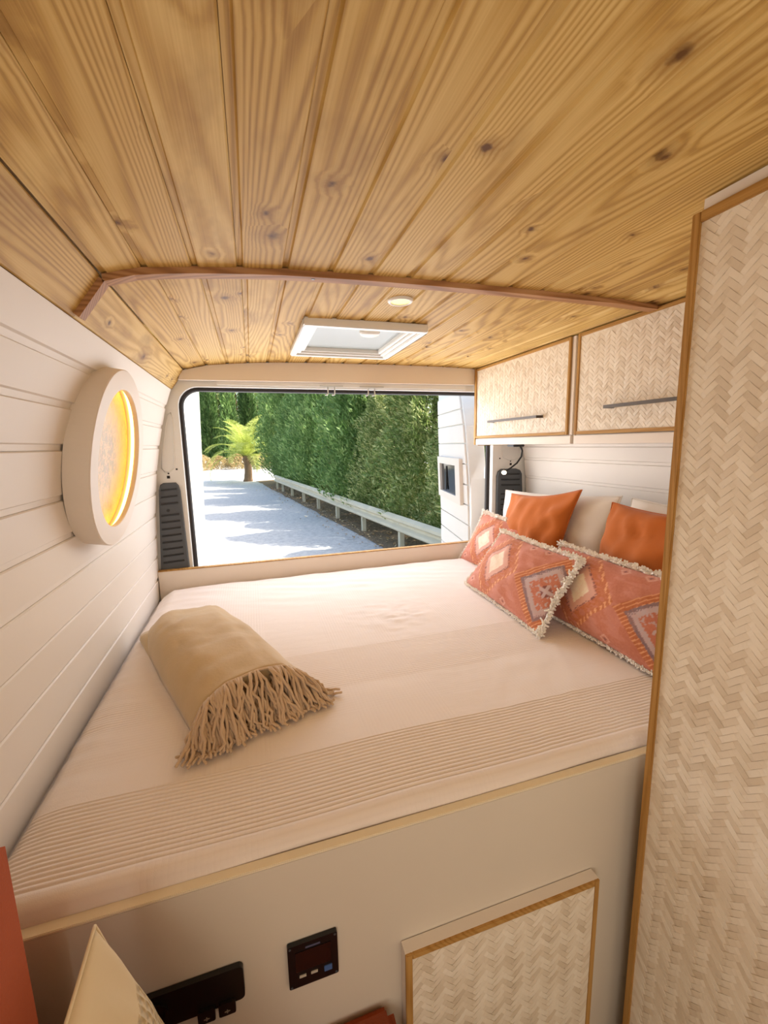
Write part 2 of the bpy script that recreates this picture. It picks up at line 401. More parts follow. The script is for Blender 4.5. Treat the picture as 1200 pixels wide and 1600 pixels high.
# slotted vent grilles
def grille(name, pts, label, flip):
    """pts: corner function x(u,z); build plate with raised rim and dark louvre slots"""
    g = empty(name, (pts(0.5, 0.965), 1.425, 0.965), label=label, cat='vent grille', group='pillar vent grilles')
    o = g.location
    prof = [(0.0, 0.965), (0.02, 1.15), (0.0, 1.345)]
    def P(u, z, y): return (pts(u, z)-o.x, y-o.y, z-o.z)
    outl = [(0.02, 0.965), (0.98, 0.965), (0.98, 1.32), (0.93, 1.345), (0.80, 1.358), (0.22, 1.358), (0.08, 1.35), (0.02, 1.33)]
    n = len(outl); m = MB()
    v = [P(u, z, 1.4315) for u, z in outl]+[P(0.5+(u-0.5)*0.96, 1.16+(z-1.16)*0.985, 1.418) for u, z in outl]
    m.add(v, [tuple(range(n, 2*n))]+[(i, (i+1) % n, n+(i+1) % n, n+i) for i in range(n)])
    m.build('plate', GREYPL, g)
    zs = [1.325, 1.295, 1.265, 1.215, 1.185, 1.155, 1.125, 1.095, 1.065, 1.035, 1.005]
    for z in zs:
        q = MB(); u0, u1 = 0.14, 0.84
        dz = 0.006
        q.add([P(u0, z, 1.4165), P(u1, z+0.004, 1.4165), P(u1, z+dz+0.004, 1.4165), P(u0, z+dz, 1.4165),
               P(u0, z, 1.4195), P(u1, z+0.004, 1.4195), P(u1, z+dz+0.004, 1.4195), P(u0, z+dz, 1.4195)],
              [(0,1,2,3), (4,7,6,5), (0,4,5,1), (1,5,6,2), (2,6,7,3), (3,7,4,0)])
        q.build('slot', BLACKPL, g)
        q = MB()
        q.add([P(u0, z-0.003, 1.4175), P(u1, z+0.001, 1.4175), P(u1, z+0.004, 1.413), P(u0, z, 1.413), P(u0, z, 1.4175), P(u1, z+0.004, 1.4175)],
              [(0,1,2,3), (0,4,5,1), (3,2,5,4), (0,3,4), (1,5,2)])
        q.build('louvre', GREYPL, g)
    q = MB().lathe([(0.0001, -0.003), (0.006, -0.003), (0.006, 0.002)], P(0.42, 1.238, 1.4165), (0, 1, 0), 12); q.build('clip', BLACKPL, g)
    return g
grille('vent_grille', lambda u, z: wx(z)+0.004+u*(0.127-0.010*(z-0.97)/0.4-wx(z)-0.004), 'charcoal slotted vent grille on the pillar beside the lit porthole wall', False)
grille('vent_grille', lambda u, z: 1.90-wx(z)-0.018-u*(1.90-wx(z)-0.018-1.692), 'charcoal slotted vent grille behind the gooseneck reading lamp', True)

# sill board behind the mattress with raw wooden top edge
sb = empty('trim_3', (0.93, 1.40, 0.86), kind='structure', label='low cream sill board between mattress and rear doors')
B((-0.93, -0.005, -0.06), (0.93, 0.016, 0.112)).build('board', WHITEB, sb, bevel=0.001)
B((-0.93, -0.006, 0.1125), (0.93, 0.018, 0.1165)).build('edge_strip', OAK_Y, sb)

# curtain-rail hooks at the top of the opening
for x0, x1, lab in ((0.745, 0.855, 'small double steel latch hook on the rear header, beside the porthole half'),
                    (0.935, 1.055, 'small double steel latch hook on the rear header, beside the overhead cabinets')):
    h = empty('latch_hook', ((x0+x1)/2, 1.452, 1.79), label=lab, cat='hook')
    B((-(x1-x0)/2, -0.038, -0.016), ((x1-x0)/2, -0.022, -0.010)).build('plate', STEEL, h, bevel=0.001)
    for d in (-0.016, 0.016):
        MB().tube([(d, -0.03, -0.013), (d, -0.03, -0.045), (d-0.003, -0.03, -0.052), (d-0.014, -0.03, -0.054)], 0.003, 6).build('hook', STEEL, h, smooth=True)

# ------------------------------------------------------------------ rear doors (open)
def rear_door(name, hinge, ang, mirror, label, window):
    """local: x = thickness direction towards van interior side normal, y = along the door away from the hinge"""
    d = empty(name, hinge, kind='structure', label=label); d.rotation_euler = (0, 0, ang)
    s = -1 if not mirror else 1        # inner face normal along local x * s
    W = 0.76; zb, zt = -0.30, 1.845
    def off(z):      # doors lean inwards with the tapered rear
        return interp(z, [0.3, 1.0, 1.3, 1.6, 1.85], [0.02, 0.012, 0.0, -0.012, -0.025])
    def cut(z): return interp(z, [0.3, 1.3, 1.65, 1.845], [0.0, 0.0, 0.012, 0.045])
    def near(z): return interp(z, [1.0, 1.3, 1.6, 1.845], [0.0, 0.0, 0.05, 0.13])
    # shell
    zs = [zb, 0.3, 0.7, 1.0, 1.3, 1.45, 1.6, 1.7, 1.78, zt]; m = MB(); v = []; f = []
    for z in zs:
        o = off(z)*-s
        v += [(s*0.03+o*0, 0+0, z), (s*0.03, W-cut(z), z), (-s*0.045, W-cut(z)-0.02, z), (-s*0.045, 0.0, z)]
    v = []
    for z in zs:
        o = -s*off(z)
        v += [(o+s*0.02, 0.035+near(z), z), (o+s*0.02, W-cut(z), z), (o-s*0.05, W-cut(z)-0.025, z), (o-s*0.065, near(z)*0.6, z)]
    n = len(zs)
    for i in range(n-1):
        for k in range(4): f.append((i*4+k, i*4+(k+1) % 4, (i+1)*4+(k+1) % 4, (i+1)*4+k))
    f += [(0,1,2,3), tuple((n-1)*4+k for k in range(4))]
    m.add(v, f).build('shell', METALW, d, bevel=0.004)
    # boards on the inner face
    e = [0.42, 0.54, 0.66, 0.78, 0.90, 1.02, 1.14, 1.26, 1.38, 1.50, 1.61, 1.70, 1.80]
    for a, b in (zip(e[:-1], e[1:]) if window else ()):
        m = MB(); g = 0.003
        va = []
        for z in (a+g, b-g):
            o = -s*off(z)
            y1 = W-cut(z)-0.012
            y0_ = 0.06+near(z); va += [(o+s*0.0195, y0_, z), (o+s*0.0195, y1, z), (o+s*0.030, y1, z), (o+s*0.030, y0_, z)]
        m.add(va, [(0,1,2,3), (4,7,6,5), (0,4,5,1), (1,5,6,2), (2,6,7,3), (3,7,4,0)]).build('door_board', WHITEP, d, bevel=0.0015)
    if window:
        z0, z1, y0, y1 = 1.13, 1.41, 0.14, 0.70
        fr = MB()
        def ob(z): return -s*off(z)+s*0.030
        for (a, b, c, e2) in ((y0, y1, z1-0.045, z1), (y0, y1, z0, z0+0.045), (y0, y0+0.10, z0+0.045, z1-0.045), (y1-0.06, y1, z0+0.045, z1-0.045)):
            v = []
            for z in (c, e2):
                o = ob(z); v += [(o, a, z), (o, b, z), (o+s*0.022, b, z), (o+s*0.022, a, z)]
            fr.add(v, [(0,1,2,3), (4,7,6,5), (0,4,5,1), (1,5,6,2), (2,6,7,3), (3,7,4,0)])
        wf = fr.build('window_frame', WHITEB, d)
        v = []
        for z in (z0+0.045, z1-0.045):
            o = ob(z); v += [(o, y0+0.10, z), (o, y1-0.06, z), (o+s*0.006, y1-0.06, z), (o+s*0.006, y0+0.10, z)]
        MB().add(v, [(0,1,2,3), (4,7,6,5), (0,4,5,1), (1,5,6,2), (2,6,7,3), (3,7,4,0)]).build('window_pane', GLASSD, wf)
        for yy in (y0+0.12, y1-0.20):
            o = ob(1.27); MB().tube([(o+s*0.010, yy, 1.19), (o+s*0.010, yy, 1.35)], 0.006, 6).build('window_bar', BLACKPL, wf)
    # hinges
    for z in (0.75, 1.335):
        o = -s*off(z)
        hg = B((o-s*0.06-0.006, -0.045, z-0.035), (o-s*0.06+0.03, 0.005, z+0.035)).build('hinge', METALW, d, bevel=0.003)
        for dz in (-0.018, 0.018): MB().lathe([(0.0001, -0.002), (0.004, -0.002), (0.005, 0.001)], (o-s*0.06+0.012, -0.0455, z+dz), (0, 1, 0), 10).build('bolt', STEEL, hg)
    return d
GLASSD = plain('dark_glass', rgb(26,27,30), 0.08, var=0.1)
rear_door('door_1', (1.625, 1.535, 0.0), -math.atan2(0.15, 0.74), False, 'open white rear door with painted boards and small dark window', True)
rear_door('door_2', (0.108, 1.535, 0.0), math.radians(0.5), True, 'open white rear door on the porthole side seen edge-on', False)

# ------------------------------------------------------------------ bed platform, mattress
bed = empty('bed_platform', (0.93, 0.0, 0.0), label='cream bed platform with plain front panel under the mattress', cat='bed base')
B((-0.93, 0.0, 0.0), (0.93, 0.016, 0.8520)).build('front_panel', PANELW, bed)
LEDGEM = plain('cream_ledge', rgb(238,224,196), 0.5, var=0.02)
B((-0.93, -0.0005, 0.8522), (0.93, 0.0165, 0.857)).build('ledge_strip', LEDGEM, bed, bevel=0.001)
B((-0.93, 0.02, 0.74), (0.93, 1.38, 0.76)).build('slat_board', MATBASE, bed)

k = NT('waffle_bedspread'); v = k.coords(); x, y, z = k.sep(v)
def band(c, a, per, on):
    fr = k.math('FRACT', k.math('DIVIDE', k.math('SUBTRACT', c, a), per))
    return k.math('MULTIPLY', k.mapr(fr, 0.0, 0.02), k.mapr(fr, on, on+0.02, 1.0, 0.0))
ry = k.math('MULTIPLY', k.math('POWER', k.math('ABSOLUTE', k.math('SINE', k.math('MULTIPLY', y, PI/0.0093))), 0.7), band(y, -0.005, 0.41, 0.51))
rx = k.math('MULTIPLY', k.math('POWER', k.math('ABSOLUTE', k.math('SINE', k.math('MULTIPLY', x, PI/0.0093))), 0.7), band(x, 0.095, 0.41, 0.52))
fine = k.noise(v, 700, 2)
h = k.math('ADD', k.math('MULTIPLY', rx, 0.12), k.math('MULTIPLY', fine, 0.15))
wr_ = k.noise(k.scaled(v, (5, 16, 5)), 1.0, 3)
k.bump(k.math('ADD', h, k.math('MULTIPLY', wr_, 1.6)), 0.55, 0.0034)
rib = k.math('MULTIPLY', k.math('SUBTRACT', 1.0, k.math('MINIMUM', k.math('ADD', ry, k.math('MULTIPLY', rx, 0.3)), 1.0)), k.math('MAXIMUM', band(y, -0.005, 0.41, 0.51), k.math('MULTIPLY', band(x, 0.095, 0.41, 0.52), 0.22)))
k.l(k.mix(k.math('MULTIPLY', rib, 0.10), rgb(238,224,212), rgb(196,170,146)), k.b.inputs['Base Color'])
k.b.inputs['Roughness'].default_value = 0.85; k.b.inputs['Sheen Weight'].default_value = 0.15
SPREAD = k.m
mt = empty('mattress', (0.93, 0.7, 0.762), label='mattress under a cream waffle-ribbed bedspread filling the rear bed', cat='mattress')
nxm, prof = 150, []
for t in np.linspace(0, 1, 7): prof.append((0.0175, 0.765+t*0.095, 0))
for a in np.linspace(0, PI/2, 7)[1:]: prof.append((0.0175+0.022*(1-math.cos(a)), 0.860+0.022*math.sin(a), 1))
RIBP = 0.0093
def ribband(y_): return 1.0 if y_ < 0.200 or 0.405 < y_ < 0.615 else 0.0
def ribh(y_): return (abs(math.sin(PI*y_/RIBP))**0.7-0.5)*ribband(y_)
yv = list(np.arange(0.045, 0.203, RIBP/6))+list(np.arange(0.212, 0.400, 0.009))+list(np.arange(0.402, 0.618, RIBP/6))+list(np.arange(0.626, 1.336, 0.009))
for y_ in yv: prof.append((y_, 0.882, 2))
for a in np.linspace(0, PI/2, 6)[1:]: prof.append((1.335+0.05*math.sin(a), 0.882-0.05*(1-math.cos(a)), 3))
for z_ in (0.80, 0.765): prof.append((1.385, z_, 4))
V = []; F = []
for i in range(nxm+1):
    x_ = 0.004+i*(1.856)/nxm+0.014
    for (y_, z_, c_) in prof:
        ed = min(1, (x_-0.018)/0.05, (1.874-x_)/0.05); ed = max(ed, 0)
        dz = 0; dy = 0
        if c_ >= 1 and z_ > 0.8:
            dz = (0.004*min(1, max(0, (y_-0.05)/1.0))+0.020*min(1, max(0, (y_-0.85)/0.45))**1.5)*ed + 0.010*(ed**0.5-1)
            w1 = noise.noise((x_*3.1, y_*3.1, 0.3)); dz += 0.005*w1
            # crumpled folds near the middle
            g = math.exp(-(((x_-0.87)/0.14)**2+((y_-0.80)/0.12)**2))
            dz += 0.010*g*abs(noise.noise((x_*17+y_*9, y_*21, 1.7)))+0.004*g*noise.noise((x_*40, y_*50, 3))
            g2 = max(0, 1-((x_-1.15)/0.35)**2)*max(0, 1-((y_-0.35)/0.5)**2)
            dz += 0.0022*g2*noise.noise((x_*30-y_*14, y_*12, 5.0))
            g3 = min(1, max(0, (y_-0.95)/0.2)); dz += 0.0035*g3*noise.noise((x_*6, y_*26+x_*8, 8.0))
            g4 = max(0, 1-x_/0.22); dz += 0.005*g4*noise.noise((x_*5, y_*30, 2.0))
        if c_ == 2: dz += (0.0026 if y_ < 0.3 else 0.0014)*ribh(y_)
        if c_ == 0: dy = 0.0035*noise.noise((x_*6, z_*9, 4))
        V.append((x_-0.93, y_+dy-0.7, z_+dz-0.762))
np_ = len(prof)
for i in range(nxm):
    for j in range(np_-1): F.append((i*np_+j, (i+1)*np_+j, (i+1)*np_+j+1, i*np_+j+1))
F.append(tuple(range(np_))[::-1]); F.append(tuple(nxm*np_+j for j in range(np_)))
m = MB(); m.add(V, F); spread = m.build('bedspread', SPREAD, mt, smooth=True)
k2 = SPREAD
B((-0.90, -0.64, 0.0), (0.925, 0.66, 0.08)).build('foam_core', MATBASE, mt)

# ------------------------------------------------------------------ woven herringbone panels
def weave_mat(name, c0, c1, c2):
    k = NT(name); r1 = k.n('ShaderNodeObjectInfo').outputs['Random']; r2 = k.n('ShaderNodeNewGeometry').outputs['Random Per Island']
    r = k.math('FRACT', k.math('ADD', r1, r2)); n = k.noise(k.coords(), 3.0, 3)
    r = k.math('ADD', k.math('MULTIPLY', r, 0.8), k.math('MULTIPLY', k.math('SUBTRACT', n, 0.5), 0.6))
    k.l(k.ramp(r, [(0.0, c0), (0.55, c1), (1.0, c2)]), k.b.inputs['Base Color']); k.b.inputs['Roughness'].default_value = 0.55
    return k.m
WEAVE = weave_mat('woven_bamboo', rgb(242,230,210), rgb(232,217,194), rgb(206,187,160))
WEAVEB = plain('woven_gap', rgb(206,186,158), 0.8)
def strip_mesh(L, W, h):
    """one bamboo strip lying along u: slightly arched lengthwise, bevelled"""
    m = MB(); st = [(-L/2, 0.0), (-L/4, h*0.9), (L/4, h*0.9), (L/2, 0.0)]
    v = []
    for u, z in st: v += [(u, -W/2, z), (u, W/2, z)]
    f = [(0,2,3,1), (2,4,5,3), (4,6,7,5), (0,1,7,6)]
    f += [(0,6,4,2), (1,3,5,7)]
    return m.add(v, f)
def weave(parent, origin, U, Vv, N, w_, h_, sw, n_parts=0, near=None):
    """herringbone of strips over a w_ x h_ rectangle from origin spanned by unit U, V; N outward. Strips out of the rectangle are clipped away"""
    O = Vector(origin); U = Vector(U); Vv = Vector(Vv); N = Vector(N)
    n = 3; c = math.cos(PI/4); tiles = []
    R = int((w_+h_)/sw)+6
    for j in range(-R, R):
        for i in range(-R, R):
            r = (i-j) % (2*n)
            if r == 0: a, b, hz = i+n/2, j+0.5, True
            elif r == 2*n-1: a, b, hz = i+0.5, j+n/2, False
            else: continue
            u = (a-b)*c*sw; vv = (a+b)*c*sw
            if -0.02 < u < w_+0.02 and -0.02 < vv < h_+0.02: tiles.append((u, vv, hz))
    hx = (n+1)*sw*c/2
    inside = [t for t in tiles if hx < t[0] < w_-hx and hx < t[1] < h_-hx]
    border = [t for t in tiles if not (hx < t[0] < w_-hx and hx < t[1] < h_-hx)]
    tiles = inside
    base = strip_mesh(n*sw*1.02, sw*0.96, 0.0011)
    def frame(hz, u, vv, tilt):
        d = (U*c+Vv*c) if hz else (Vv*c-U*c)
        e = N.cross(d)
        return d, e, O+U*u+Vv*vv+N*(0.0012+tilt)
    if near is not None: tiles.sort(key=lambda t: (O+U*t[0]+Vv*t[1]-Vector(near)).length)
    me = None
    for idx in range(min(n_parts, len(tiles))):
        u, vv, hz = tiles[idx]; d, e, p = frame(hz, u, vv, random.uniform(0, 0.0006))
        if me is None: me = base.mesh('woven_strip')
        o = link('woven_strip', me, WEAVE, parent)
        o.matrix_local = Matrix(((d.x, e.x, N.x, p.x), (d.y, e.y, N.y, p.y), (d.z, e.z, N.z, p.z), (0,0,0,1)))
    m = MB()
    for u, vv, hz in tiles[n_parts:]:
        d, e, p = frame(hz, u, vv, random.uniform(0, 0.0006))
        m.add([p+d*q[0]+e*q[1]+N*q[2] for q in base.v], base.f)
    for u, vv, hz in border:           # strips cut off along the frame
        d2 = (c, c) if hz else (-c, c); e2 = (-d2[1], d2[0]); a_, b_ = n*sw*0.5, sw*0.48
        P = [(u+d2[0]*p+e2[0]*q, vv+d2[1]*p+e2[1]*q) for p, q in ((-a_, -b_), (a_, -b_), (a_, b_), (-a_, b_))]
        for ax_, lim, sg in ((0, 0.0, 1), (0, w_, -1), (1, 0.0, 1), (1, h_, -1)):
            Q = []
            for p, q in zip(P, P[1:]+P[:1]):
                ip, iq = (p[ax_]-lim)*sg >= 0, (q[ax_]-lim)*sg >= 0
                if ip: Q.append(p)
                if ip != iq:
                    t_ = (lim-p[ax_])/(q[ax_]-p[ax_]); Q.append((p[0]+(q[0]-p[0])*t_, p[1]+(q[1]-p[1])*t_))
            P = Q
            if len(P) < 3: break
        if len(P) >= 3:
            hgt = 0.0018+random.uniform(0, 0.0005); k_ = len(P)
            m.add([O+U*p[0]+Vv*p[1]+N*hgt for p in P]+[O+U*p[0]+Vv*p[1] for p in P], [tuple(range(k_))]+[(i, k_+i, k_+(i+1) % k_, (i+1) % k_) for i in range(k_)])
    me2 = bpy.data.meshes.new('woven_strips'); me2.from_pydata(m.v, [], m.f)
    link('woven_strips', me2, WEAVE, parent, kind='stuff')

# ------------------------------------------------------------------ closet
CXF, CY1, CY0, CZT = 1.125, -0.04, -0.64, 1.853
cl = empty('closet', (1.45, -0.34, 0.0), label='tall closet with woven bamboo front and oak trim beside the bed', cat='closet')
o = Vector((1.45, -0.34, 0.0))
def L(p): return tuple(Vector(p)-o)
MB().box(L((CXF+0.002, CY0, 0.0)), L((1.85, CY1-0.001, CZT-0.002))).build('body', WHITEB, cl, bevel=0.001)
MB().box(L((CXF+0.008, CY0, CZT-0.0015)), L((1.80, CY1-0.006, CZT+0.0225))).build('filler_board', WHITEB, cl)
tw = 0.0135
MB().box(L((CXF-0.008, CY1-tw, 0.0)), L((CXF+0.004, CY1, CZT))).build('trim_strip', OAK_Z, cl, bevel=0.0012)
MB().box(L((CXF-0.008, CY0, 0.0)), L((CXF+0.004, CY0+tw, CZT))).build('trim_strip', OAK_Z, cl, bevel=0.0012)
MB().box(L((CXF-0.0078, CY0+tw, CZT-0.016)), L((CXF+0.004, CY1-tw, CZT))).build('trim_strip', OAK_Y, cl, bevel=0.0012)
pn = MB().box(L((CXF-0.0012, CY0+tw, 0.0)), L((CXF+0.0022, CY1-tw, CZT-0.016))).build('woven_panel', WEAVEB, cl)
weave(pn, L((CXF-0.0012, CY0+tw, 0.002)), (0,1,0), (0,0,1), (-1,0,0), CY1-CY0-2*tw, CZT-0.018, 0.0100, 300, L((CXF, -0.13, 1.50)))

# ------------------------------------------------------------------ overhead cabinets
XC = 1.538
def cabinet(name, y0, y1, hy0, hy1, hz, label, endtrim):
    c = empty(name, (1.70, (y0+y1)/2, 1.492), label=label, cat='cabinet', group='overhead cabinets')
    o = Vector((1.70, (y0+y1)/2, 1.492))
    def L(p): return tuple(Vector(p)-o)
    zb, zt = 1.492, 1.868
    # carcass: box with top following the ceiling
    MB().prism([(XC+0.014, zb), (1.842, zb), (1.842, 1.545), (1.80, 1.70), (1.765, 1.815), (XC+0.014, zt-0.002)], 1, y0+(0.002 if not endtrim else 0.0), y1-0.002).build('carcass', WHITEB, c).location = tuple(-o)
    bx = MB().box(L((XC, y0+0.003, zb)), L((XC+0.016, y1-0.004, zb+0.030))).build('bottom_rail', WHITEB, c, bevel=0.002)
    dz0, dz1 = zb+0.033, zt
    d0, d1 = y0+0.018, y1-0.010
    MB().box(L((XC+0.002, y0, dz0)), L((XC+0.016, d0-0.002, dz1))).build('stile', WHITEB, c, bevel=0.001)
    door = MB().box(L((XC+0.001, d0, dz0)), L((XC+0.0135, d1, dz1))).build('door', WEAVEB, c)
    t = 0.011
    for a, b, mm in (((XC-0.005, d0, dz0), (XC+0.002, d0+t, dz1), OAK_Z), ((XC-0.005, d1-t, dz0), (XC+0.002, d1, dz1), OAK_Z),
                     ((XC-0.005, d0+t, dz0), (XC+0.002, d1-t, dz0+t), OAK_Y), ((XC-0.005, d0+t, dz1-t), (XC+0.002, d1-t, dz1), OAK_Y)):
        MB().box(L(a), L(b)).build('trim_strip', mm, door, bevel=0.001)
    weave(door, L((XC+0.001, d0+t, dz0+t)), (0,1,0), (0,0,1), (-1,0,0), d1-d0-2*t, dz1-dz0-2*t, 0.0100)
    hm = MB().box(L((XC-0.034, hy0, hz-0.005)), L((XC-0.024, hy1, hz+0.005)))
    for yy in (hy0, hy1-0.012): hm.box(L((XC-0.026, yy, hz-0.005)), L((XC-0.001, yy+0.012, hz+0.005)))
    hm.build('handle', DARKM, door)
    if endtrim:
        MB().box(L((XC-0.004, y1-0.010, zb)), L((XC+0.018, y1+0.002, zt+0.004))).build('end_trim', OAK_Z, c, bevel=0.001)
        MB().box(L((XC+0.018, y1-0.004, zb-0.004)), L((1.84, y1, zb+0.018))).build('end_rail', OAK_Z, c)
cabinet('overhead_cabinet', 0.690, 1.392, 0.85, 1.215, 1.600, 'woven-front overhead cabinet with black handle next to the rear doors', True)
cabinet('overhead_cabinet', -0.02, 0.684, 0.16, 0.515, 1.608, 'woven-front overhead cabinet with black handle next to the tall closet', False)

# ------------------------------------------------------------------ reading lamp
WARM = emis('warm_led', (1.0, 0.78, 0.45, 1), 9.0)
rl = empty('reading_lamp', (1.715, 1.29, 1.492), label='small black gooseneck reading lamp under the overhead cabinet', cat='lamp')
B((-0.03, -0.03, -0.014), (0.035, 0.03, -0.001)).build('base', BLACKPL, rl, bevel=0.003)
gp = [(0.03, 0, -0.012), (0.042, 0, -0.035), (0.038, 0, -0.065), (0.012, 0, -0.098), (-0.025, 0, -0.122), (-0.05, -0.002, -0.133)]
MB().tube(gp, 0.0045, 8).build('gooseneck', BLACKPL, rl, smooth=True)
hd = MB().lathe([(0.0001, 0.024), (0.009, 0.022), (0.014, 0.0), (0.014, -0.006), (0.012, -0.008)], (-0.066, -0.006, -0.140), (0.55, 0.75, 0.35), 16).build('head', BLACKPL, rl, smooth=True)
MB().lathe([(0.0001, -0.0065), (0.0118, -0.0065)], (-0.066, -0.006, -0.140), (0.55, 0.75, 0.35), 16).build('bulb_lens', WARM, hd)

# ------------------------------------------------------------------ ceiling spot
sp = empty('ceiling_spot_light', (0.822, 0.515, cz(0.822)), label='small round warm ceiling spot light in front of the skylight', cat='lamp')
MB().lathe([(0.024, -0.001), (0.025, -0.006), (0.031, -0.006), (0.034, -0.002), (0.034, 0.0)], (0,0,0), (0,0,1), 32).build('rim', WHITEPL, sp, smooth=True)
SPOT = emis('spot_led', (1.0, 0.72, 0.18, 1), 1.6)
MB().lathe([(0.0001, -0.004), (0.0245, -0.004)], (0,0,0), (0,0,1), 32).build('lens', SPOT, sp)
ld = bpy.data.lights.new('spot_glow', 'SPOT'); ld.energy = 2.0; ld.color = (1.0, 0.75, 0.4); ld.spot_size = math.radians(120); ld.shadow_soft_size = 0.02
lo = bpy.data.objects.new('spot_glow', ld); col.objects.link(lo); lo.location = (0.822, 0.515, cz(0.822)-0.012)

# ------------------------------------------------------------------ skylight
skl = empty('window_1', (0.79, 0.935, 1.862), kind='structure', label='square white roof skylight with frosted pane in the pine ceiling')
def frame_ring(x0, y0, x1, y1, t, z0, z1):
    m = MB()
    m.box((x0, y0, z0), (x1, y0+t, z1)); m.box((x0, y1-t, z0), (x1, y1, z1)); m.box((x0, y0+t, z0), (x0+t, y1-t, z1)); m.box((x1-t, y0+t, z0), (x1, y1-t, z1)); return m
frame_ring(-0.196, -0.225, 0.196, 0.225, 0.022, -0.010, 0.014).build('outer_frame', WHITEPL, skl, bevel=0.003)
frame_ring(-0.173, -0.200, 0.173, 0.200, 0.014, -0.004, 0.034).build('inner_frame', WHITEPL, skl, bevel=0.002)
frame_ring(-0.158, -0.185, 0.158, 0.185, 0.012, 0.002, 0.034).build('blind_frame', WHITEPL, skl, bevel=0.002)
k = NT('frosted_acrylic'); tr = k.n('ShaderNodeBsdfTranslucent'); tr.inputs[0].default_value = (0.30, 0.34, 0.34, 1)
k.b.inputs['Base Color'].default_value = (0.70, 0.74, 0.73, 1); k.b.inputs['Roughness'].default_value = 0.25
mx = k.n('ShaderNodeMixShader'); mx.inputs[0].default_value = 0.38; k.l(k.b.outputs[0], mx.inputs[1]); k.l(tr.outputs[0], mx.inputs[2]); k.l(mx.outputs[0], k.out.inputs[0])
FROST = k.m
B((-0.146, -0.173, 0.016), (0.146, 0.173, 0.020)).build('pane', FROST, skl)
MB().lathe([(0.0001, -0.004), (0.030, -0.004), (0.034, 0.003), (0.034, 0.0155)], (0.03, -0.125, 0.0), (0,0,1), 24).build('turn_knob', WHITEPL, skl, smooth=True)

# ------------------------------------------------------------------ porthole
pa = 0.159; pn_ = Vector((math.cos(pa), 0, -math.sin(pa))); pc = Vector((0.0545, 0.66, 1.487))
ph = empty('round_porthole', pc, label='round white boxed porthole lamp with glowing amber disc on the board wall', cat='wall light')
RO, RI, HH = 0.224, 0.175, 0.047
MB().lathe([(RO-0.001, -0.004), (RO, HH-0.002), (RO-0.002, HH), (RI+0.001, HH), (RI, HH-0.002), (RI, HH-0.012), (RI+0.018, HH-0.012), (RI+0.018, 0.0), (RO-0.012, -0.004)], (0,0,0), pn_, 96, closed=True).build('ring', WHITEB, ph, smooth=False)
k = NT('amber_resin'); v = k.coords()
n1 = k.noise(v, 9, 6, 0.62); n2 = k.noise(v, 34, 5, 0.7)
x, y, z = k.sep(v)
rad = k.math('SQRT', k.math('ADD', k.math('MULTIPLY', y, y), k.math('MULTIPLY', z, z)))
edge = k.mapr(k.math('ADD', rad, k.math('MULTIPLY', k.math('SUBTRACT', n1, 0.5), 0.10)), 0.05, 0.155)
vein = k.math('ABSOLUTE', k.math('SUBTRACT', n2, 0.5))
c = k.mix(edge, rgb(150,132,110), rgb(236,196,104)); c = k.mix(k.mapr(vein, 0.0, 0.05, 0.75, 0.0), c, rgb(226,176,130))
c = k.mix(k.mapr(n1, 0.60, 0.72, 0.0, 0.7), c, rgb(112,92,66))
k.l(c, k.b.inputs['Base Color']); k.b.inputs['Roughness'].default_value = 0.3; k.bump(k.math('ADD', n1, n2), 0.6, 0.006)
AMBER = k.m
MB().lathe([(0.0001, 0.014), (0.10, 0.0145), (RI+0.0165, 0.013)], (0,0,0), pn_, 64).build('amber_disc', AMBER, ph, smooth=True)
LED = emis('led_strip', (1.0, 0.68, 0.20, 1), 5.0)
MB().lathe([(RI+0.0165, 0.022), (RI+0.0145, 0.023), (RI+0.0145, 0.029), (RI+0.0165, 0.030)], (0,0,0), pn_, 96).build('led_strip', LED, ph)

# ------------------------------------------------------------------ bed front fittings
ck = empty('locker_door', (0.832, -0.001, 0.16), label='woven bamboo locker door with oak trim in the bed platform front', cat='locker door')
o = Vector((0.832, -0.001, 0.16))
def L(p): return tuple(Vector(p)-o)
x0, x1, z0, z1 = 0.622, 1.042, 0.16, 0.622; t = 0.0125
bd = MB().box(L((x0, -0.022, z0)), L((x1, -0.0015, z1))).build('slab', WHITEB, ck)
for a, b, mm in (((x0, -0.026, z0), (x0+t, -0.0205, z1-0.0005), OAK_Z), ((x1-t, -0.026, z0), (x1, -0.0205, z1-0.0005), OAK_Z),
                 ((x0+t, -0.026, z1-t), (x1-t, -0.0205, z1-0.0005), TRIMW), ((x0+t, -0.026, z0), (x1-t, -0.0205, z0+t), TRIMW)):
    MB().box(L(a), L(b)).build('trim_strip', OAK_Z if mm is OAK_Z else OAK_Y, ck, bevel=0.001)
wp = MB().box(L((x0+t, -0.0235, z0+t)), L((x1-t, -0.0222, z1-t))).build('woven_panel', WEAVEB, ck)
weave(wp, L((x0+t, -0.0235, z0+t)), (1,0,0), (0,0,1), (0,-1,0), x1-x0-2*t, z1-z0-2*t, 0.0100)

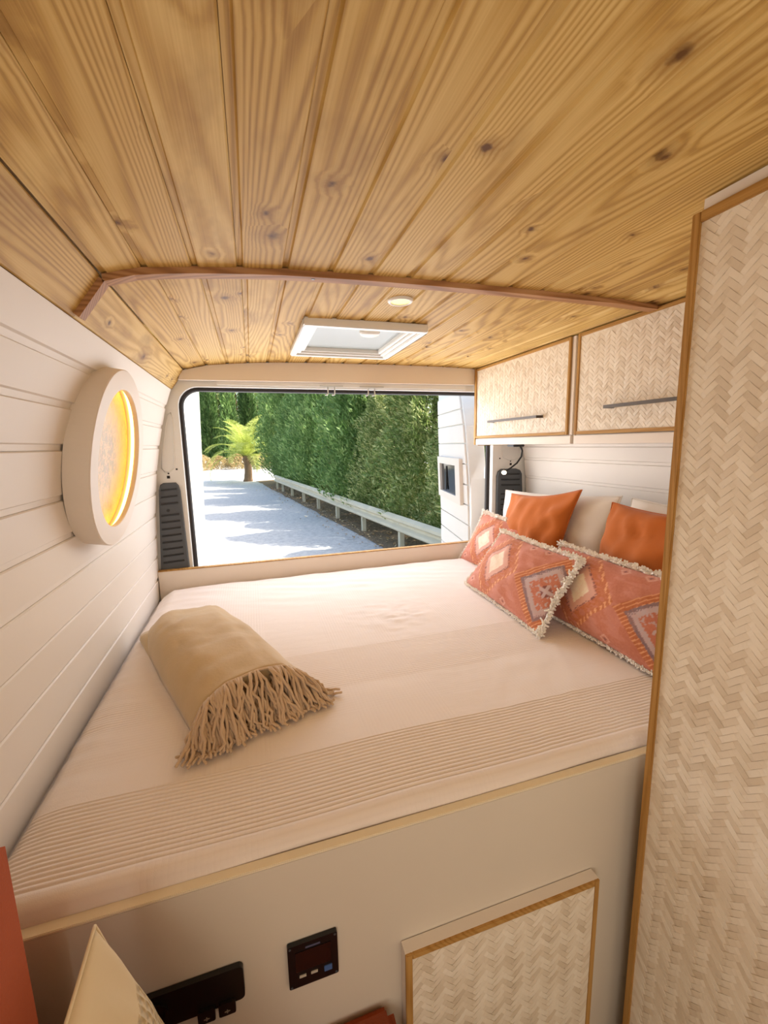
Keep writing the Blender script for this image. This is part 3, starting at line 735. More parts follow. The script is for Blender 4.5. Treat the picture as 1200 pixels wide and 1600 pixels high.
# black socket strip with two rocker switches
sw = empty('socket_panel', (0.28, -0.001, 0.645), label='black socket strip with two rocker switches in the bed front', cat='socket panel')
MB().prism([(x-0.28, z-0.645) for x, z in rrect(0.170, 0.640, 0.357, 0.702, 0.008, 4)], 1, -0.008, 0.0).build('plate', BLACKPL, sw)
for xx in (0.300, 0.330):
    s_ = MB().prism([(x-0.28, z-0.645) for x, z in rrect(xx-0.0125, 0.627, xx+0.0125, 0.650, 0.003, 3)], 1, -0.013, -0.0085).build('rocker_switch', BLACKPL, sw)
    q = MB(); q.box((xx-0.28-0.004, -0.0138, -0.0105), (xx-0.28+0.004, -0.0132, -0.009))
    q.box((xx-0.28-0.0008, -0.0138, -0.013), (xx-0.28+0.0008, -0.0132, -0.0065)); q.build('switch_mark', plain('grey_print', rgb(150,140,130), 0.6), s_)
for xx in (0.196, 0.232):
    MB().lathe([(0.0165, -0.0005), (0.0165, -0.003), (0.0135, -0.003), (0.013, 0.0)], (xx-0.28, -0.0082, 0.028), (0, 1, 0), 24).build('socket', GREYPL if False else BLACKPL, sw)

cp = empty('control_display', (0.466, -0.001, 0.618), label='square black battery control display with one blue button in the bed front', cat='control panel')
MB().prism([(x-0.466, z-0.618) for x, z in rrect(0.425, 0.618, 0.507, 0.702, 0.003, 3)], 1, -0.007, 0.0).build('bezel', BLACKPL, cp)
B((-0.029, -0.0082, 0.032), (0.029, -0.0072, 0.070)).build('screen', plain('dark_screen', rgb(38,22,20), 0.15), cp)
for xx in (-0.024, -0.005): B((xx, -0.0084, 0.019), (xx+0.011, -0.0072, 0.0235)).build('button', plain('pale_button', rgb(190,180,165), 0.5), cp)
B((0.017, -0.0084, 0.014), (0.030, -0.0072, 0.0245)).build('blue_button', plain('blue_button', rgb(72,104,158), 0.4), cp)
for xx, zz_ in ((-0.037, 0.080), (0.037, 0.080), (-0.037, 0.004), (0.037, 0.004)):
    MB().lathe([(0.0001, -0.001), (0.0018, -0.001), (0.002, 0.0)], (xx, -0.0072, zz_), (0, 1, 0), 8).build('screw', GREYPL, cp)
B((-0.012, -0.0080, 0.0735), (0.012, -0.0072, 0.0765)).build('maker_mark', plain('dim_print', rgb(84,84,110), 0.6), cp)

# ------------------------------------------------------------------ soft furnishings
def fabric(name, c, var=0.12, sheen=0.5, fine=900, bump=0.25, rough=0.9):
    k = NT(name); v = k.coords(); n = k.noise(v, 7, 4); f_ = k.noise(v, fine, 2)
    d = tuple(x*(1-var) for x in c[:3])+(1,); e = tuple(min(1, x*(1+var)) for x in c[:3])+(1,)
    k.l(k.mix(n, d, e), k.b.inputs['Base Color']); k.b.inputs['Roughness'].default_value = rough
    k.b.inputs['Sheen Weight'].default_value = sheen; k.b.inputs['Sheen Roughness'].default_value = 0.4
    k.bump(f_, bump, 0.001); return k.m
VELVET = fabric('rust_velvet', rgb(188,100,30), 0.20, 0.15, 500)
LINEN = fabric('white_cotton', rgb(236,226,212), 0.03, 0.1, 900, 0.15)
CREAM = fabric('cream_cotton', rgb(226,206,168), 0.04, 0.1, 900, 0.2)
TAUPE = fabric('taupe_velour', rgb(200,172,130), 0.16, 0.3, 120, 0.5)
TAUPEF = fabric('taupe_yarn', rgb(206,176,142), 0.15, 0.2, 300, 0.3)
FRINGE = fabric('ecru_cotton_fringe', rgb(252,246,236), 0.03, 0.1, 600, 0.2)
RUST = fabric('rust_upholstery', rgb(170,72,18), 0.12, 0.05, 350, 0.5)
k = NT('kilim_print'); at = k.n('ShaderNodeVertexColor', layer_name='Col'); v = k.coords()
n = k.noise(v, 130, 3); n2 = k.noise(v, 14, 3)
c = k.mix(k.mapr(n, 0.35, 0.7, 0.0, 0.22), at.outputs[0], rgb(226,160,130)); c = k.mix(k.mapr(n2, 0.35, 0.7, 0.0, 0.16), c, rgb(184,84,44))
k.l(c, k.b.inputs['Base Color']); k.b.inputs['Roughness'].default_value = 0.9; k.b.inputs['Sheen Weight'].default_value = 0.15; k.bump(n, 0.25, 0.0015)
KILIM = k.m
k = NT('waffle_cotton'); v = k.coords(); x, y, z = k.sep(v)
hx = k.math('ABSOLUTE', k.math('SINE', k.math('MULTIPLY', y, PI/0.011))); hz = k.math('ABSOLUTE', k.math('SINE', k.math('MULTIPLY', z, PI/0.011)))
cell = k.math('MULTIPLY', hx, hz)
on = k.math('GREATER_THAN', k.math('MULTIPLY', k.math('SUBTRACT', 0.365, z), 1.0), 0.0)
k.bump(k.math('MULTIPLY', cell, k.math('MULTIPLY', on, -1.0)), 0.9, 0.006)
k.l(k.mix(k.math('MULTIPLY', k.mapr(cell, 0.35, 0.9, 0.0, 0.30), on), rgb(226,206,168), rgb(190,160,116)), k.b.inputs['Base Color']); k.b.inputs['Roughness'].default_value = 0.9
WAFFLE = k.m

def pillow_pts(C4, T, n, m, seed, pinch=0.07, wr=0.006, sag=0.0, back=0.8, expo=0.55):
    bl, br, tr_, tl_ = [Vector(c) for c in C4]
    U = ((br-bl)+(tr_-tl_)).normalized(); Vv = ((tl_-bl)+(tr_-br)).normalized(); N = U.cross(Vv).normalized()
    us = -np.cos(np.linspace(0, PI, n+1)); vs = -np.cos(np.linspace(0, PI, m+1))
    us = 0.6*us+0.4*np.linspace(-1, 1, n+1); vs = 0.6*vs+0.4*np.linspace(-1, 1, m+1)
    F_, B_ = [], []
    for v in vs:
        for u in us:
            uu = u*(1-pinch*math.cos(v*PI/2)**1.0*abs(u)**2); vv = v*(1-pinch*math.cos(u*PI/2)*abs(v)**2)
            a = (uu+1)/2; b = (vv+1)/2
            p = bl*(1-a)*(1-b)+br*a*(1-b)+tr_*a*b+tl_*(1-a)*b
            prof = max(0, (1-u*u)*(1-v*v))**expo
            w_ = noise.noise((u*2.2+seed, v*2.2, seed))*1.0+0.5*(1-2*abs(noise.noise((u*3+v*2.5+seed, v*1.2-u, seed*2))))+0.7*noise.noise((u*5+seed, v*3, 2+seed))
            ang = math.atan2(v, u); rad = min(1, max(abs(u), abs(v)))
            crease = math.sin(ang*9+seed+2*noise.noise((u*2, v*2, seed+5)))*rad**2*(1-rad**8)
            hgt = T*prof+wr*(w_+0.8*crease)*(prof**0.35)
            p2 = p-Vv*sag*prof
            F_.append(p2+N*hgt); B_.append(p-N*T*back*prof)
    return F_, B_, us, vs, N, U, Vv

def pillow(name, C4, T, mat, seed, label, cat='pillow', group=None, n=36, m=28, colour=None, part='cover', trim=None, parent=None, **kw):
    F_, B_, us, vs, N, U, Vv = pillow_pts(C4, T, n, m, seed, **kw)
    org = (Vector(C4[0])+Vector(C4[1]))/2
    e = empty(name, org, label=label, cat=cat, group=group)
    v = [p-org for p in F_]+[p-org for p in B_]; k_ = n+1; q = (n+1)*(m+1); f = []
    for j in range(m):
        for i in range(n):
            a = j*k_+i; f.append((a, a+1, a+k_+1, a+k_)); f.append((q+a, q+a+k_, q+a+k_+1, q+a+1))
    me = bpy.data.meshes.new(part); me.from_pydata([tuple(p) for p in v], [], f)
    if colour:
        ca = me.color_attributes.new('Col', 'FLOAT_COLOR', 'POINT')
        cc = []
        for side in range(2):
            for vv in vs:
                for u in us: cc += colour((u+1)/2, (vv+1)/2) if side == 0 else list(rgb(190,100,70))
        ca.data.foreach_set('color', cc)
    bm = bmesh.new(); bm.from_mesh(me); bmesh.ops.remove_doubles(bm, verts=bm.verts, dist=1e-5); bm.to_mesh(me); bm.free()
    for p in me.polygons: p.use_smooth = True
    link(part, me, mat, e)
    ring = [F_[i]-org for i in range(k_)]+[F_[j*k_+n]-org for j in range(1, m+1)]+[F_[m*k_+i]-org for i in range(n-1, -1, -1)]+[F_[j*k_]-org for j in range(m-1, 0, -1)]
    sides = ['b']*k_+['r']*m+['t']*n+['l']*(m-1)
    if trim == 'fringe':
        t = MB(); rr = random.Random(seed*13)
        P = []; Sd = []
        for i, p in enumerate(ring):
            a, b = ring[i], ring[(i+1) % len(ring)]; L_ = (b-a).length; st = max(1, int(L_/0.004))
            for s_ in range(st): P.append(a.lerp(b, s_/st)); Sd.append(sides[i])
        cen = sum(P, Vector())/len(P)
        for i, p in enumerate(P):
            big = {'t': 1.0, 'r': 1.0, 'b': 0.62, 'l': 0.55}[Sd[i]]
            out = (p-cen); out -= N*out.dot(N); out.normalize()
            for q_ in range(4):
                d = (out*rr.uniform(0.2, 1.0)+N*rr.uniform(-0.9, 1.0)+U*rr.uniform(-.6, .6)+Vv*rr.uniform(-.6, .6)).normalized()
                ln = rr.uniform(0.010, 0.021)*big; sd_ = d.orthogonal().normalized(); s2 = d.cross(sd_)
                b0 = p+out*0.003*big; r_ = 0.0032*big+0.0008
                t.add([b0+sd_*r_, b0+(-sd_*0.5+s2*0.87)*r_, b0+(-sd_*0.5-s2*0.87)*r_, b0+d*ln+sd_*r_*0.8, b0+d*ln+(-sd_*0.5+s2*0.87)*r_*0.8, b0+d*ln+(-sd_*0.5-s2*0.87)*r_*0.8],
                      [(0,1,4,3), (1,2,5,4), (2,0,3,5), (3,4,5)])
        me2 = bpy.data.meshes.new('fringe'); me2.from_pydata(t.v, [], t.f)
        link('fringe', me2, FRINGE, e, kind='stuff')
    elif trim:
        MB().tube(ring, 0.0022, 6, close=True).build('seam', mat, e, smooth=True)
    return e

TC = {k_: list(rgb(*v_)) for k_, v_ in dict(terra=(194,118,92), orange=(188,106,60), pink=(216,164,144), white=(238,222,196), grey=(128,112,118), lilac=(196,178,178), stitch=(232,170,120), dark=(120,70,70), rose=(200,128,106)).items()}
def kilim(s, t, asp=1.75):
    x = s*asp
    saw = 0.018*(abs(((x+t)*26) % 1-0.5)*2)
    d = abs(x-0.57)*0.95+abs(t-0.52)*0.85      # white-centred medallion
    if d < 0.165+saw*0.5: return TC['white']
    if d < 0.26+saw*1.8: return TC['pink']
    if d < 0.285+saw*1.8: return TC['dark'] if (int((x-t)*40) % 3) else TC['rose']
    if d < 0.44: return TC['orange'] if (noise.noise((x*9, t*30, 1)) > -0.25) else TC['terra']
    if d < 0.50: return TC['stitch'] if (math.sin((x+0.3*t)*95) > 0.45) else TC['orange']
    d2 = abs(x-1.64)*0.95+abs(t-0.47)          # grey chevron medallion
    if d2 < 0.10: return TC['lilac'] if abs(x-1.64) < 0.02 or abs(t-0.47) < 0.025 else TC['dark']
    if d2 < 0.26: return TC['terra'] if noise.noise((x*30, t*30, 3)) < 0.25 else TC['lilac']
    if d2 < 0.325+saw*2.2: return TC['lilac']
    if d2 < 0.40: return TC['grey']
    if d2 < 0.52: return TC['stitch'] if (math.sin((x-t)*110) > 0.7) else TC['orange']
    for cx_, ct in ((1.02, 0.93), (1.30, 0.95), (0.16, 0.12), (1.05, 0.07)):
        e = abs(x-cx_)+abs(t-ct)*1.2
        if 0.045 < e < 0.07: return TC['pink']
        if e <= 0.045: return TC['dark'] if e < 0.02 else TC['rose']
    return TC['terra'] if noise.noise((x*4, t*14, 7)) > -0.1 else TC['rose']

GW = 'white bed pillows'
pillow('bed_pillow', [(1.655,1.35,0.90), (1.665,0.65,0.90), (1.735,0.635,1.295), (1.715,1.365,1.248)], 0.075, LINEN, 1.3, 'white bed pillow behind the rust velvet cushion nearer the rear doors', group=GW, trim='seam', wr=0.008)
pillow('bed_pillow', [(1.665,0.60,0.90), (1.665,-0.03,0.90), (1.755,-0.03,1.285), (1.755,0.61,1.290)], 0.075, LINEN, 4.1, 'white bed pillow behind the rust velvet cushion nearer the closet', group=GW, trim='seam', wr=0.008)
GV = 'rust velvet cushions'
pillow('velvet_cushion', [(1.560,1.215,0.90), (1.545,0.775,0.90), (1.655,0.750,1.312), (1.665,1.235,1.246)], 0.062, VELVET, 2.6, 'rust velvet cushion behind the overlapping pair of kilim cushions', 'cushion', GV, trim='seam', wr=0.013, pinch=0.11)
pillow('velvet_cushion', [(1.565,0.635,0.90), (1.555,0.17,0.90), (1.645,0.16,1.290), (1.660,0.605,1.280)], 0.062, VELVET, 7.7, 'rust velvet cushion behind the kilim cushion nearest the closet', 'cushion', GV, trim='seam', wr=0.015, pinch=0.09)
GK = 'fringed kilim cushions'
pillow('kilim_cushion', [(1.445,1.365,0.895), (1.49,0.88,0.895), (1.600,0.850,1.108), (1.550,1.305,1.145)], 0.050, KILIM, 3.2, 'terracotta kilim lumbar cushion with cream fringe, rearmost against the rear sill', 'cushion', GK, n=150, m=88, colour=kilim, trim='fringe', wr=0.005, pinch=0.05)
pillow('kilim_cushion', [(1.400,0.64,0.895), (1.392,0.155,0.895), (1.495,0.165,1.122), (1.515,0.685,1.118)], 0.055, KILIM, 5.9, 'terracotta kilim lumbar cushion with cream fringe, partly hidden by the closet', 'cushion', GK, n=150, m=88, colour=lambda a, b: kilim(a-0.05, b), trim='fringe', wr=0.006, pinch=0.05)
pillow('kilim_cushion', [(1.288,1.005,0.895), (1.262,0.475,0.895), (1.435,0.505,1.112), (1.430,0.950,1.122)], 0.050, KILIM, 8.4, 'terracotta kilim lumbar cushion with cream fringe, overlapping both others', 'cushion', GK, n=150, m=88, colour=kilim, trim='fringe', wr=0.005, pinch=0.05)
pillow('small_cushion', [(1.42,0.165,0.905), (1.47,-0.02,0.905), (1.50,-0.02,1.06), (1.46,0.15,1.06)], 0.04, LINEN, 6.1, 'small plain white cushion tucked between kilim cushion and closet', 'cushion', n=20, m=16)

# folded throw with fringe
PB0, PF0 = Vector((0.035, 0.875, 0)), Vector((0.262, 0.315, 0))
ax = (PF0-PB0).normalized(); pr = Vector((-ax.y, ax.x, 0)); WD = 0.275; LEN = (PF0-PB0).length
th = empty('folded_throw', (0.27, 0.64, 0.886), label='folded taupe throw blanket with long yarn fringe on the bed', cat='blanket')
org = Vector((0.27, 0.64, 0.886))
def throw_pt(s, a, sc=1.0):
    """s 0..1 along, a 0..pi across"""
    mid = (PB0+PF0)/2+pr*WD/2
    wd = WD*interp(s, [0, 0.05, 0.2, 0.5, 1.0], [0.72, 0.86, 0.97, 1.0, 0.98])*sc
    ht = interp(s, [0, 0.04, 0.12, 0.3, 0.6, 0.9, 1.0], [0.052, 0.076, 0.096, 0.108, 0.112, 0.104, 0.098])*sc
    ca, sa = math.cos(a), math.sin(a)
    ex = math.copysign(abs(ca)**0.75, ca); ez = abs(sa)**0.8
    c = PB0.lerp(PF0, s)+pr*WD/2
    p = c-pr*ex*wd/2; z = ez*ht
    nz = noise.noise((s*5, a*1.2, 0.7))*0.010+noise.noise((s*2.5+a*2, a*3, 3.1))*0.006
    nz += 0.006*noise.noise((s*11, a*4+s*6, 6.3))+0.003*noise.noise((s*25, a*9, 1.3))
    fold = 0.010*math.sin(a*5.5+s*12)*max(0, 1-s*2.6)
    z *= 1+(nz+fold)/0.1*0.9
    skew = -0.02*math.sin(a)*(1 if s < 0.5 else 0)
    return Vector((p.x, p.y, 0.886+max(0.0, z)))+ax*(-0.02*math.sin(a)*max(0, 1-s*4))
ns, na = 44, 30; V = []; F = []
for i in range(ns+1):
    for j in range(na+1): V.append(throw_pt(i/ns, PI*j/na)-org)
for i in range(ns):
    for j in range(na): F.append((i*(na+1)+j, i*(na+1)+j+1, (i+1)*(na+1)+j+1, (i+1)*(na+1)+j))
F.append(tuple(range(na+1))); F.append(tuple(ns*(na+1)+j for j in range(na+1))[::-1]); F.append(tuple(i*(na+1) for i in range(ns+1))+tuple(i*(na+1)+na for i in range(ns, -1, -1)))
MB().add(V, F).build('folded_body', TAUPE, th, smooth=True)
# a lower folded layer peeking out at the back
V = []; F = []
for i in range(21):
    for j in range(15):
        s = -0.02+i/20*0.6; a = PI*j/14; p = throw_pt(max(0, s), a, 1.0); c = PB0.lerp(PF0, max(s, 0))+pr*WD/2
        q = Vector((c.x, c.y, 0.886))-pr*math.cos(a)*WD*0.49+ax*(s*0.02-0.012 if s <= 0 else 0); q.z = 0.886+0.030*abs(math.sin(a))**0.4
        V.append(q-org)
for i in range(20):
    for j in range(14): F.append((i*15+j, i*15+j+1, (i+1)*15+j+1, (i+1)*15+j))
F.append(tuple(range(15)))
MB().add(V, F).build('under_layer', TAUPE, th, smooth=True)
hem = [throw_pt(1.0, a)-org+ax*0.002 for a in np.linspace(0.02, PI-0.02, 60)]
MB().tube(hem, 0.003, 6).build('hem', TAUPEF, th, smooth=True)
fr = MB(); rr = random.Random(5)
for q in range(340):
    a = rr.uniform(0.03, PI-0.03); lay = rr.choice((1.0, 1.0, 1.0, 0.82, 0.66, 0.5, 0.35))
    p0 = throw_pt(1.0, a, lay)-org+ax*0.001
    mid = (PF0+pr*WD/2); side = Vector((p0.x+org.x-mid.x, p0.y+org.y-mid.y, 0))
    reach = rr.uniform(0.03, 0.085)+0.015*lay; h0 = p0.z
    drift = pr*rr.uniform(-0.045, 0.045)+side*0.12
    pts = []
    L_ = rr.uniform(0.09, 0.13)
    for t in np.linspace(0, 1, 8):
        f_ = t**0.7
        z = h0*(1-t)**1.0 if h0 > 0.02 else h0*(1-t)
        z = max(0.004+0.012*lay*rr.random()*(t > 0.8), h0*(1-t**1.5))
        pts.append(p0+ax*reach*f_+drift*t+Vector((0, 0, z-h0))+Vector((rr.uniform(-1, 1), rr.uniform(-1, 1), rr.uniform(-.5, .5)))*0.0048*min(1, 3*t))
    fr.tube(pts, [0.0036]*6+[0.0034, 0.003], 5)
for q in range(70):       # outermost strands lying on the bed
    b = rr.uniform(-0.02, 1.02); p0 = Vector((PF0.x, PF0.y, 0.892))+pr*WD*b-org+ax*0.01
    d = (ax+pr*(b-0.5)*0.7+pr*rr.uniform(-.35, .35)).normalized(); L_ = rr.uniform(0.06, 0.10)
    sidew = d.cross(Vector((0,0,1)))
    fr.tube([p0+d*L_*t+sidew*0.006*math.sin(t*5+q)+Vector((0,0,0.002*rr.random())) for t in np.linspace(0, 1, 6)], 0.0029, 5)
me = bpy.data.meshes.new('fringe'); me.from_pydata(fr.v, [], fr.f)
for p in me.polygons: p.use_smooth = True
link('fringe', me, TAUPEF, th, kind='stuff')

# bench at the foot of the bed
def soft_box(name, a, b, mat, parent, r=0.025):
    a = Vector(a); b = Vector(b); return MB().box(a, b).build(name, mat, parent, smooth=True, bevel=r, bseg=4)
bn = empty('bench', (0.30, -0.50, 0.0), label='low bench with rust seat cushion against the bed front', cat='bench')
B((-0.295, -0.48, 0.0), (0.285, 0.492, 0.385)).build('box', PANELW, bn, bevel=0.002)
soft_box('seat_cushion', (-0.298, -0.48, 0.386), (0.300, 0.496, 0.512), RUST, bn, 0.014)
bc = empty('back_cushion', (0.07, -0.50, 0.501), label='upright rust upholstered back cushion against the board wall', cat='cushion')
soft_box('cover', (-0.040, -0.42, 0.012), (0.068, 0.432, 0.60), RUST, bc, 0.022)
pillow('waffle_cushion', [(0.325,-0.50,0.515), (0.345,-0.085,0.515), (0.212,-0.10,0.955), (0.195,-0.50,0.945)], 0.055, WAFFLE, 9.2, 'cream waffle-weave cushion on the rust bench seat', 'cushion', trim='seam', wr=0.009, pinch=0.06)

# ------------------------------------------------------------------ outdoors
GZ = -0.55
k = NT('pale_asphalt'); v = k.coords(); n1 = k.noise(v, 0.35, 4); n2 = k.noise(v, 9, 4, 0.7); n3 = k.noise(v, 90, 2)
c = k.mix(n1, rgb(178,174,168), rgb(208,204,196)); c = k.mix(k.mapr(n2, 0.42, 0.62, 0.0, 0.55), c, rgb(140,138,138)); c = k.mix(k.mapr(n3, 0.45, 0.7, 0.0, 0.35), c, rgb(222,218,210))
k.l(c, k.b.inputs['Base Color']); k.b.inputs['Roughness'].default_value = 0.9; k.bump(n3, 0.4, 0.01); ASPH = k.m
ROAD = MB(); ROAD.box((-60, -25, GZ-0.3), (60, 140, GZ)); ROAD.build('ground', ASPH, kind='structure', label='pale sun-bleached asphalt lane behind the van')
k = NT('leaf_litter_soil'); v = k.coords(); n1 = k.noise(v, 3, 5, 0.7); n2 = k.noise(v, 30, 4, 0.7)
c = k.mix(n1, rgb(112,92,68), rgb(150,128,98)); c = k.mix(k.mapr(n2, 0.5, 0.65), c, rgb(84,66,46)); k.l(c, k.b.inputs['Base Color']); k.b.inputs['Roughness'].default_value = 1.0; k.bump(n2, 0.6, 0.03); SOIL = k.m
def railx(y): return 3.23-0.118*(y-5.5)
vg = MB()
ys = np.linspace(-14, 26, 60)
top = [(railx(y)-0.18+0.12*noise.noise((y*0.9, 0, 0)), y) for y in ys]
vv_ = [(x, y, GZ+0.012) for x, y in top]+[(x+6.0, y, GZ+0.25) for x, y in top]
n = len(ys); vg.add(vv_, [(i, n+i, n+i+1, i+1) for i in range(n-1)])
vg.build('verge', SOIL, kind='structure', label='brown leaf-littered verge under the hedge')
# fallen leaves
lf = MB(); rr = random.Random(3)
for q in range(1600):
    y = rr.uniform(5.5, 22); x = railx(y)+rr.gauss(0.05, 0.35); s = rr.uniform(0.02, 0.05); a = rr.uniform(0, 6.3); z = GZ+0.025+rr.random()*0.03
    d = Vector((math.cos(a), math.sin(a), rr.uniform(-.5, .5)))*s; e = Vector((-math.sin(a), math.cos(a), rr.uniform(-.5, .5)))*s*0.4; p = Vector((x, y, z+0.01))
    lf.add([p-d, p-e, p+d, p+e], [(0,1,2,3)])
me = bpy.data.meshes.new('fallen_leaves'); me.from_pydata(lf.v, [], lf.f)
LEAFD = weave_mat('dry_leaves', rgb(206,178,132), rgb(160,122,78), rgb(120,88,56))
link('fallen_leaves', me, LEAFD, None, label='dry brown leaves scattered along the guardrail', cat='leaves', kind='stuff')

# guardrail
RAILM = plain('weathered_galvanised_rail', rgb(204,192,164), 0.65, metal=0.0, var=0.18, scale=3)
gr = empty('guardrail', (railx(12), 12, GZ), label='weathered galvanised guardrail on posts along the lane', cat='guardrail')
o = Vector((railx(12), 12, GZ))
prf = [(0.0, 0.37), (0.035, 0.39), (0.075, 0.42), (0.075, 0.47), (0.01, 0.51), (0.0, 0.535), (0.01, 0.56), (0.075, 0.60), (0.075, 0.65), (0.035, 0.68), (0.0, 0.70)]
step = 2.0; yy = -3.0
segs = []
while yy < 20.2: segs.append((yy, min(yy+step, 20.4))); yy += step
for a, b in segs:
    m = MB(); v = []
    for y in (a, b+0.06):
        for d, z in prf: v.append((railx(y)-d-o.x+0.004*(y == a), y-o.y, z))
        for d, z in prf[::-1]: v.append((railx(y)-d+0.006-o.x, y-o.y, z))
    n = 2*len(prf); m.add(v, [(i, (i+1) % n, n+(i+1) % n, n+i) for i in range(n)]+[tuple(range(n)), tuple(range(n, 2*n))[::-1]])
    m.build('rail', RAILM, gr)
    MB().box((railx(b)-o.x+0.01, b-0.06-o.y, -0.02), (railx(b)-o.x+0.10, b+0.06-o.y, 0.66)).build('post', RAILM, gr)
    MB().lathe([(0.0001, -0.012), (0.014, -0.010), (0.018, 0.0)], (railx(b)-0.0-o.x, b-o.y, 0.535), (1, 0, 0), 8).build('bolt', STEEL, gr)

# trees
def leafmat(name, a, b, c_, trans=0.35):
    k = NT(name); at = k.n('ShaderNodeNewGeometry').outputs['Random Per Island']; r1 = k.n('ShaderNodeObjectInfo').outputs['Random']
    n = k.noise(k.coords(), 1.3, 3)
    f_ = k.math('ADD', k.math('MULTIPLY', at, 0.65), k.math('MULTIPLY', n, 0.4)); f_ = k.math('ADD', f_, k.math('MULTIPLY', k.math('SUBTRACT', r1, 0.5), 0.25))
    cc = k.ramp(f_, [(0.05, a), (0.5, b), (0.95, c_)])
    k.l(cc, k.b.inputs['Base Color']); k.b.inputs['Roughness'].default_value = 0.6
    tr = k.n('ShaderNodeBsdfTranslucent'); k.l(cc, tr.inputs[0]); mx = k.n('ShaderNodeMixShader'); mx.inputs[0].default_value = trans
    k.l(k.b.outputs[0], mx.inputs[1]); k.l(tr.outputs[0], mx.inputs[2]); k.l(mx.outputs[0], k.out.inputs[0]); return k.m
CYP = leafmat('cypress_green', rgb(70,100,50), rgb(108,142,74), rgb(168,190,118))
CYPY = leafmat('olive_green', rgb(82,104,50), rgb(124,146,74), rgb(206,204,140))
BARK = plain('tree_bark', rgb(104,84,66), 0.9, var=0.3, scale=20, bump=0.5)
def spray_mesh(name, N_, H, Rf, seed, ln=(0.10, 0.20), wd=0.30, up=0.9, z0=0.15):
    """cypress crown: N_ short pointed leaf sprays on and under a bumpy columnar surface"""
    g = np.random.default_rng(seed)
    z = z0+(H-z0)*g.random(N_)**0.9; th_ = g.random(N_)*2*PI
    R_ = np.array([Rf((q-z0)/(H-z0)) for q in z])
    lump = 1+0.26*np.sin(th_*3+z*2.1+seed)*np.sin(z*1.7+seed*2)+0.20*np.sin(th_*7-z*1.3+np.sin(z*3))+0.10*np.sin(th_*13+z*5)
    rad = R_*lump*np.sqrt(0.30+0.70*g.random(N_))
    P = np.stack([rad*np.cos(th_), rad*np.sin(th_), z], 1)
    D = np.stack([np.cos(th_), np.sin(th_), np.full(N_, up)], 1)+g.normal(size=(N_, 3))*0.55
    D /= np.linalg.norm(D, axis=1)[:, None]
    Q = np.cross(D, g.normal(size=(N_, 3))); Q /= np.linalg.norm(Q, axis=1)[:, None]
    l_ = g.uniform(ln[0], ln[1], N_)[:, None]
    V = np.stack([P-D*l_*0.35, P+Q*l_*wd*0.5, P+D*l_*0.65, P-Q*l_*wd*0.5], 1).reshape(-1, 3)
    me = bpy.data.meshes.new(name); me.vertices.add(len(V)); me.vertices.foreach_set('co', V.ravel())
    me.loops.add(N_*4); me.loops.foreach_set('vertex_index', np.arange(N_*4)); me.polygons.add(N_)
    me.polygons.foreach_set('loop_start', np.arange(N_)*4); me.polygons.foreach_set('loop_total', np.full(N_, 4)); me.update(); me.validate(); return me
def trunk_mesh(H, r):
    return MB().tube([(0,0,-0.1), (0.03,0.02,H*0.3), (-0.02,0.03,H*0.6), (0,0,H*0.92)], [r, r*0.8, r*0.5, r*0.1], 8).mesh('trunk', True)
colm = lambda t: 1.25*min(1, (t*4+0.45))*(1-max(0, t-0.35)/0.65)**0.6+0.03
cone = lambda t: 1.35*min(1, (t*5+0.5))*(1-t)**0.55+0.03
slim = lambda t: 0.9*min(1, t*4+0.5)*(1-t)**0.5+0.03
protos = {'a': (spray_mesh('foliage', 40000, 6.2, colm, 11), trunk_mesh(6.2, 0.14), CYP),
          'b': (spray_mesh('foliage', 52000, 5.4, cone, 12, ln=(0.06, 0.15), up=0.7), trunk_mesh(5.4, 0.14), CYPY),
          'c': (spray_mesh('foliage', 38000, 7.0, colm, 13, up=1.3), trunk_mesh(7.0, 0.15), CYP),
          'd': (spray_mesh('foliage', 16000, 12.0, slim, 14, ln=(0.25, 0.45), up=1.6), trunk_mesh(12.0, 0.2), CYP),
          'e': (spray_mesh('foliage', 12000, 10.0, lambda t: 2.6*math.sin(PI*min(1, t*0.9+0.1))**0.6+0.05, 15, ln=(0.3, 0.5), up=0.3, z0=1.2), trunk_mesh(10.0, 0.22), CYPY)}
def tree(name, kind, x, y, rot, s, label, group):
    fo, tk, mat = protos[kind]
    t = empty(name, (x, y, GZ), label=label, cat='tree', group=group); t.rotation_euler = (0, 0, rot); t.scale = (s, s, s)
    link('foliage', fo, mat, t); link('trunk', tk, BARK, t); return t
HG = 'hedge trees behind the guardrail'
hy = [-4.5, -2.2, 0.2, 2.4, 4.4, 6.3, 8.0, 9.7, 11.5, 13.4, 15.4, 17.5, 19.6, 21.7, 23.4]
kinds = ['b','c','b','b','b','b','b','b','a','b','c','a','c','a','c']
for i, (y, kd) in enumerate(zip(hy, kinds)):
    lab = 'olive-green bushy conifer in the hedge behind the guardrail' if kd == 'b' else 'deep green columnar cypress in the hedge behind the guardrail'
    if i == 14: lab = 'tall deep green cypress closing the hedge, just behind the palm'
    tree('hedge_conifer' if kd == 'b' else 'cypress', kd, railx(y)+1.25+0.15*math.sin(i*2.3), y, i*1.3, (0.98, 0.74, 1.06, 0.80)[i % 4]+0.06*math.sin(i*1.9), lab, HG+(' (olive)' if kd == 'b' else ' (cypress)'))
BG = 'trees at the far end of the lane'
for i, (x, y, kd, s) in enumerate(((-12, 50, 'd', 0.9), (-9.4, 47, 'd', 1.1), (-7.2, 50, 'd', 0.95), (-5.2, 46, 'd', 0.8), (-3.6, 49, 'd', 1.1), (-1.6, 47, 'd', 1.0), (0.4, 50, 'd', 1.15), (2.0, 46, 'd', 0.85), (4.2, 48, 'd', 1.0))):
    tree('cypress', kd, x, y, i*0.9, s, 'slim tall cypress at the far end of the lane', BG)
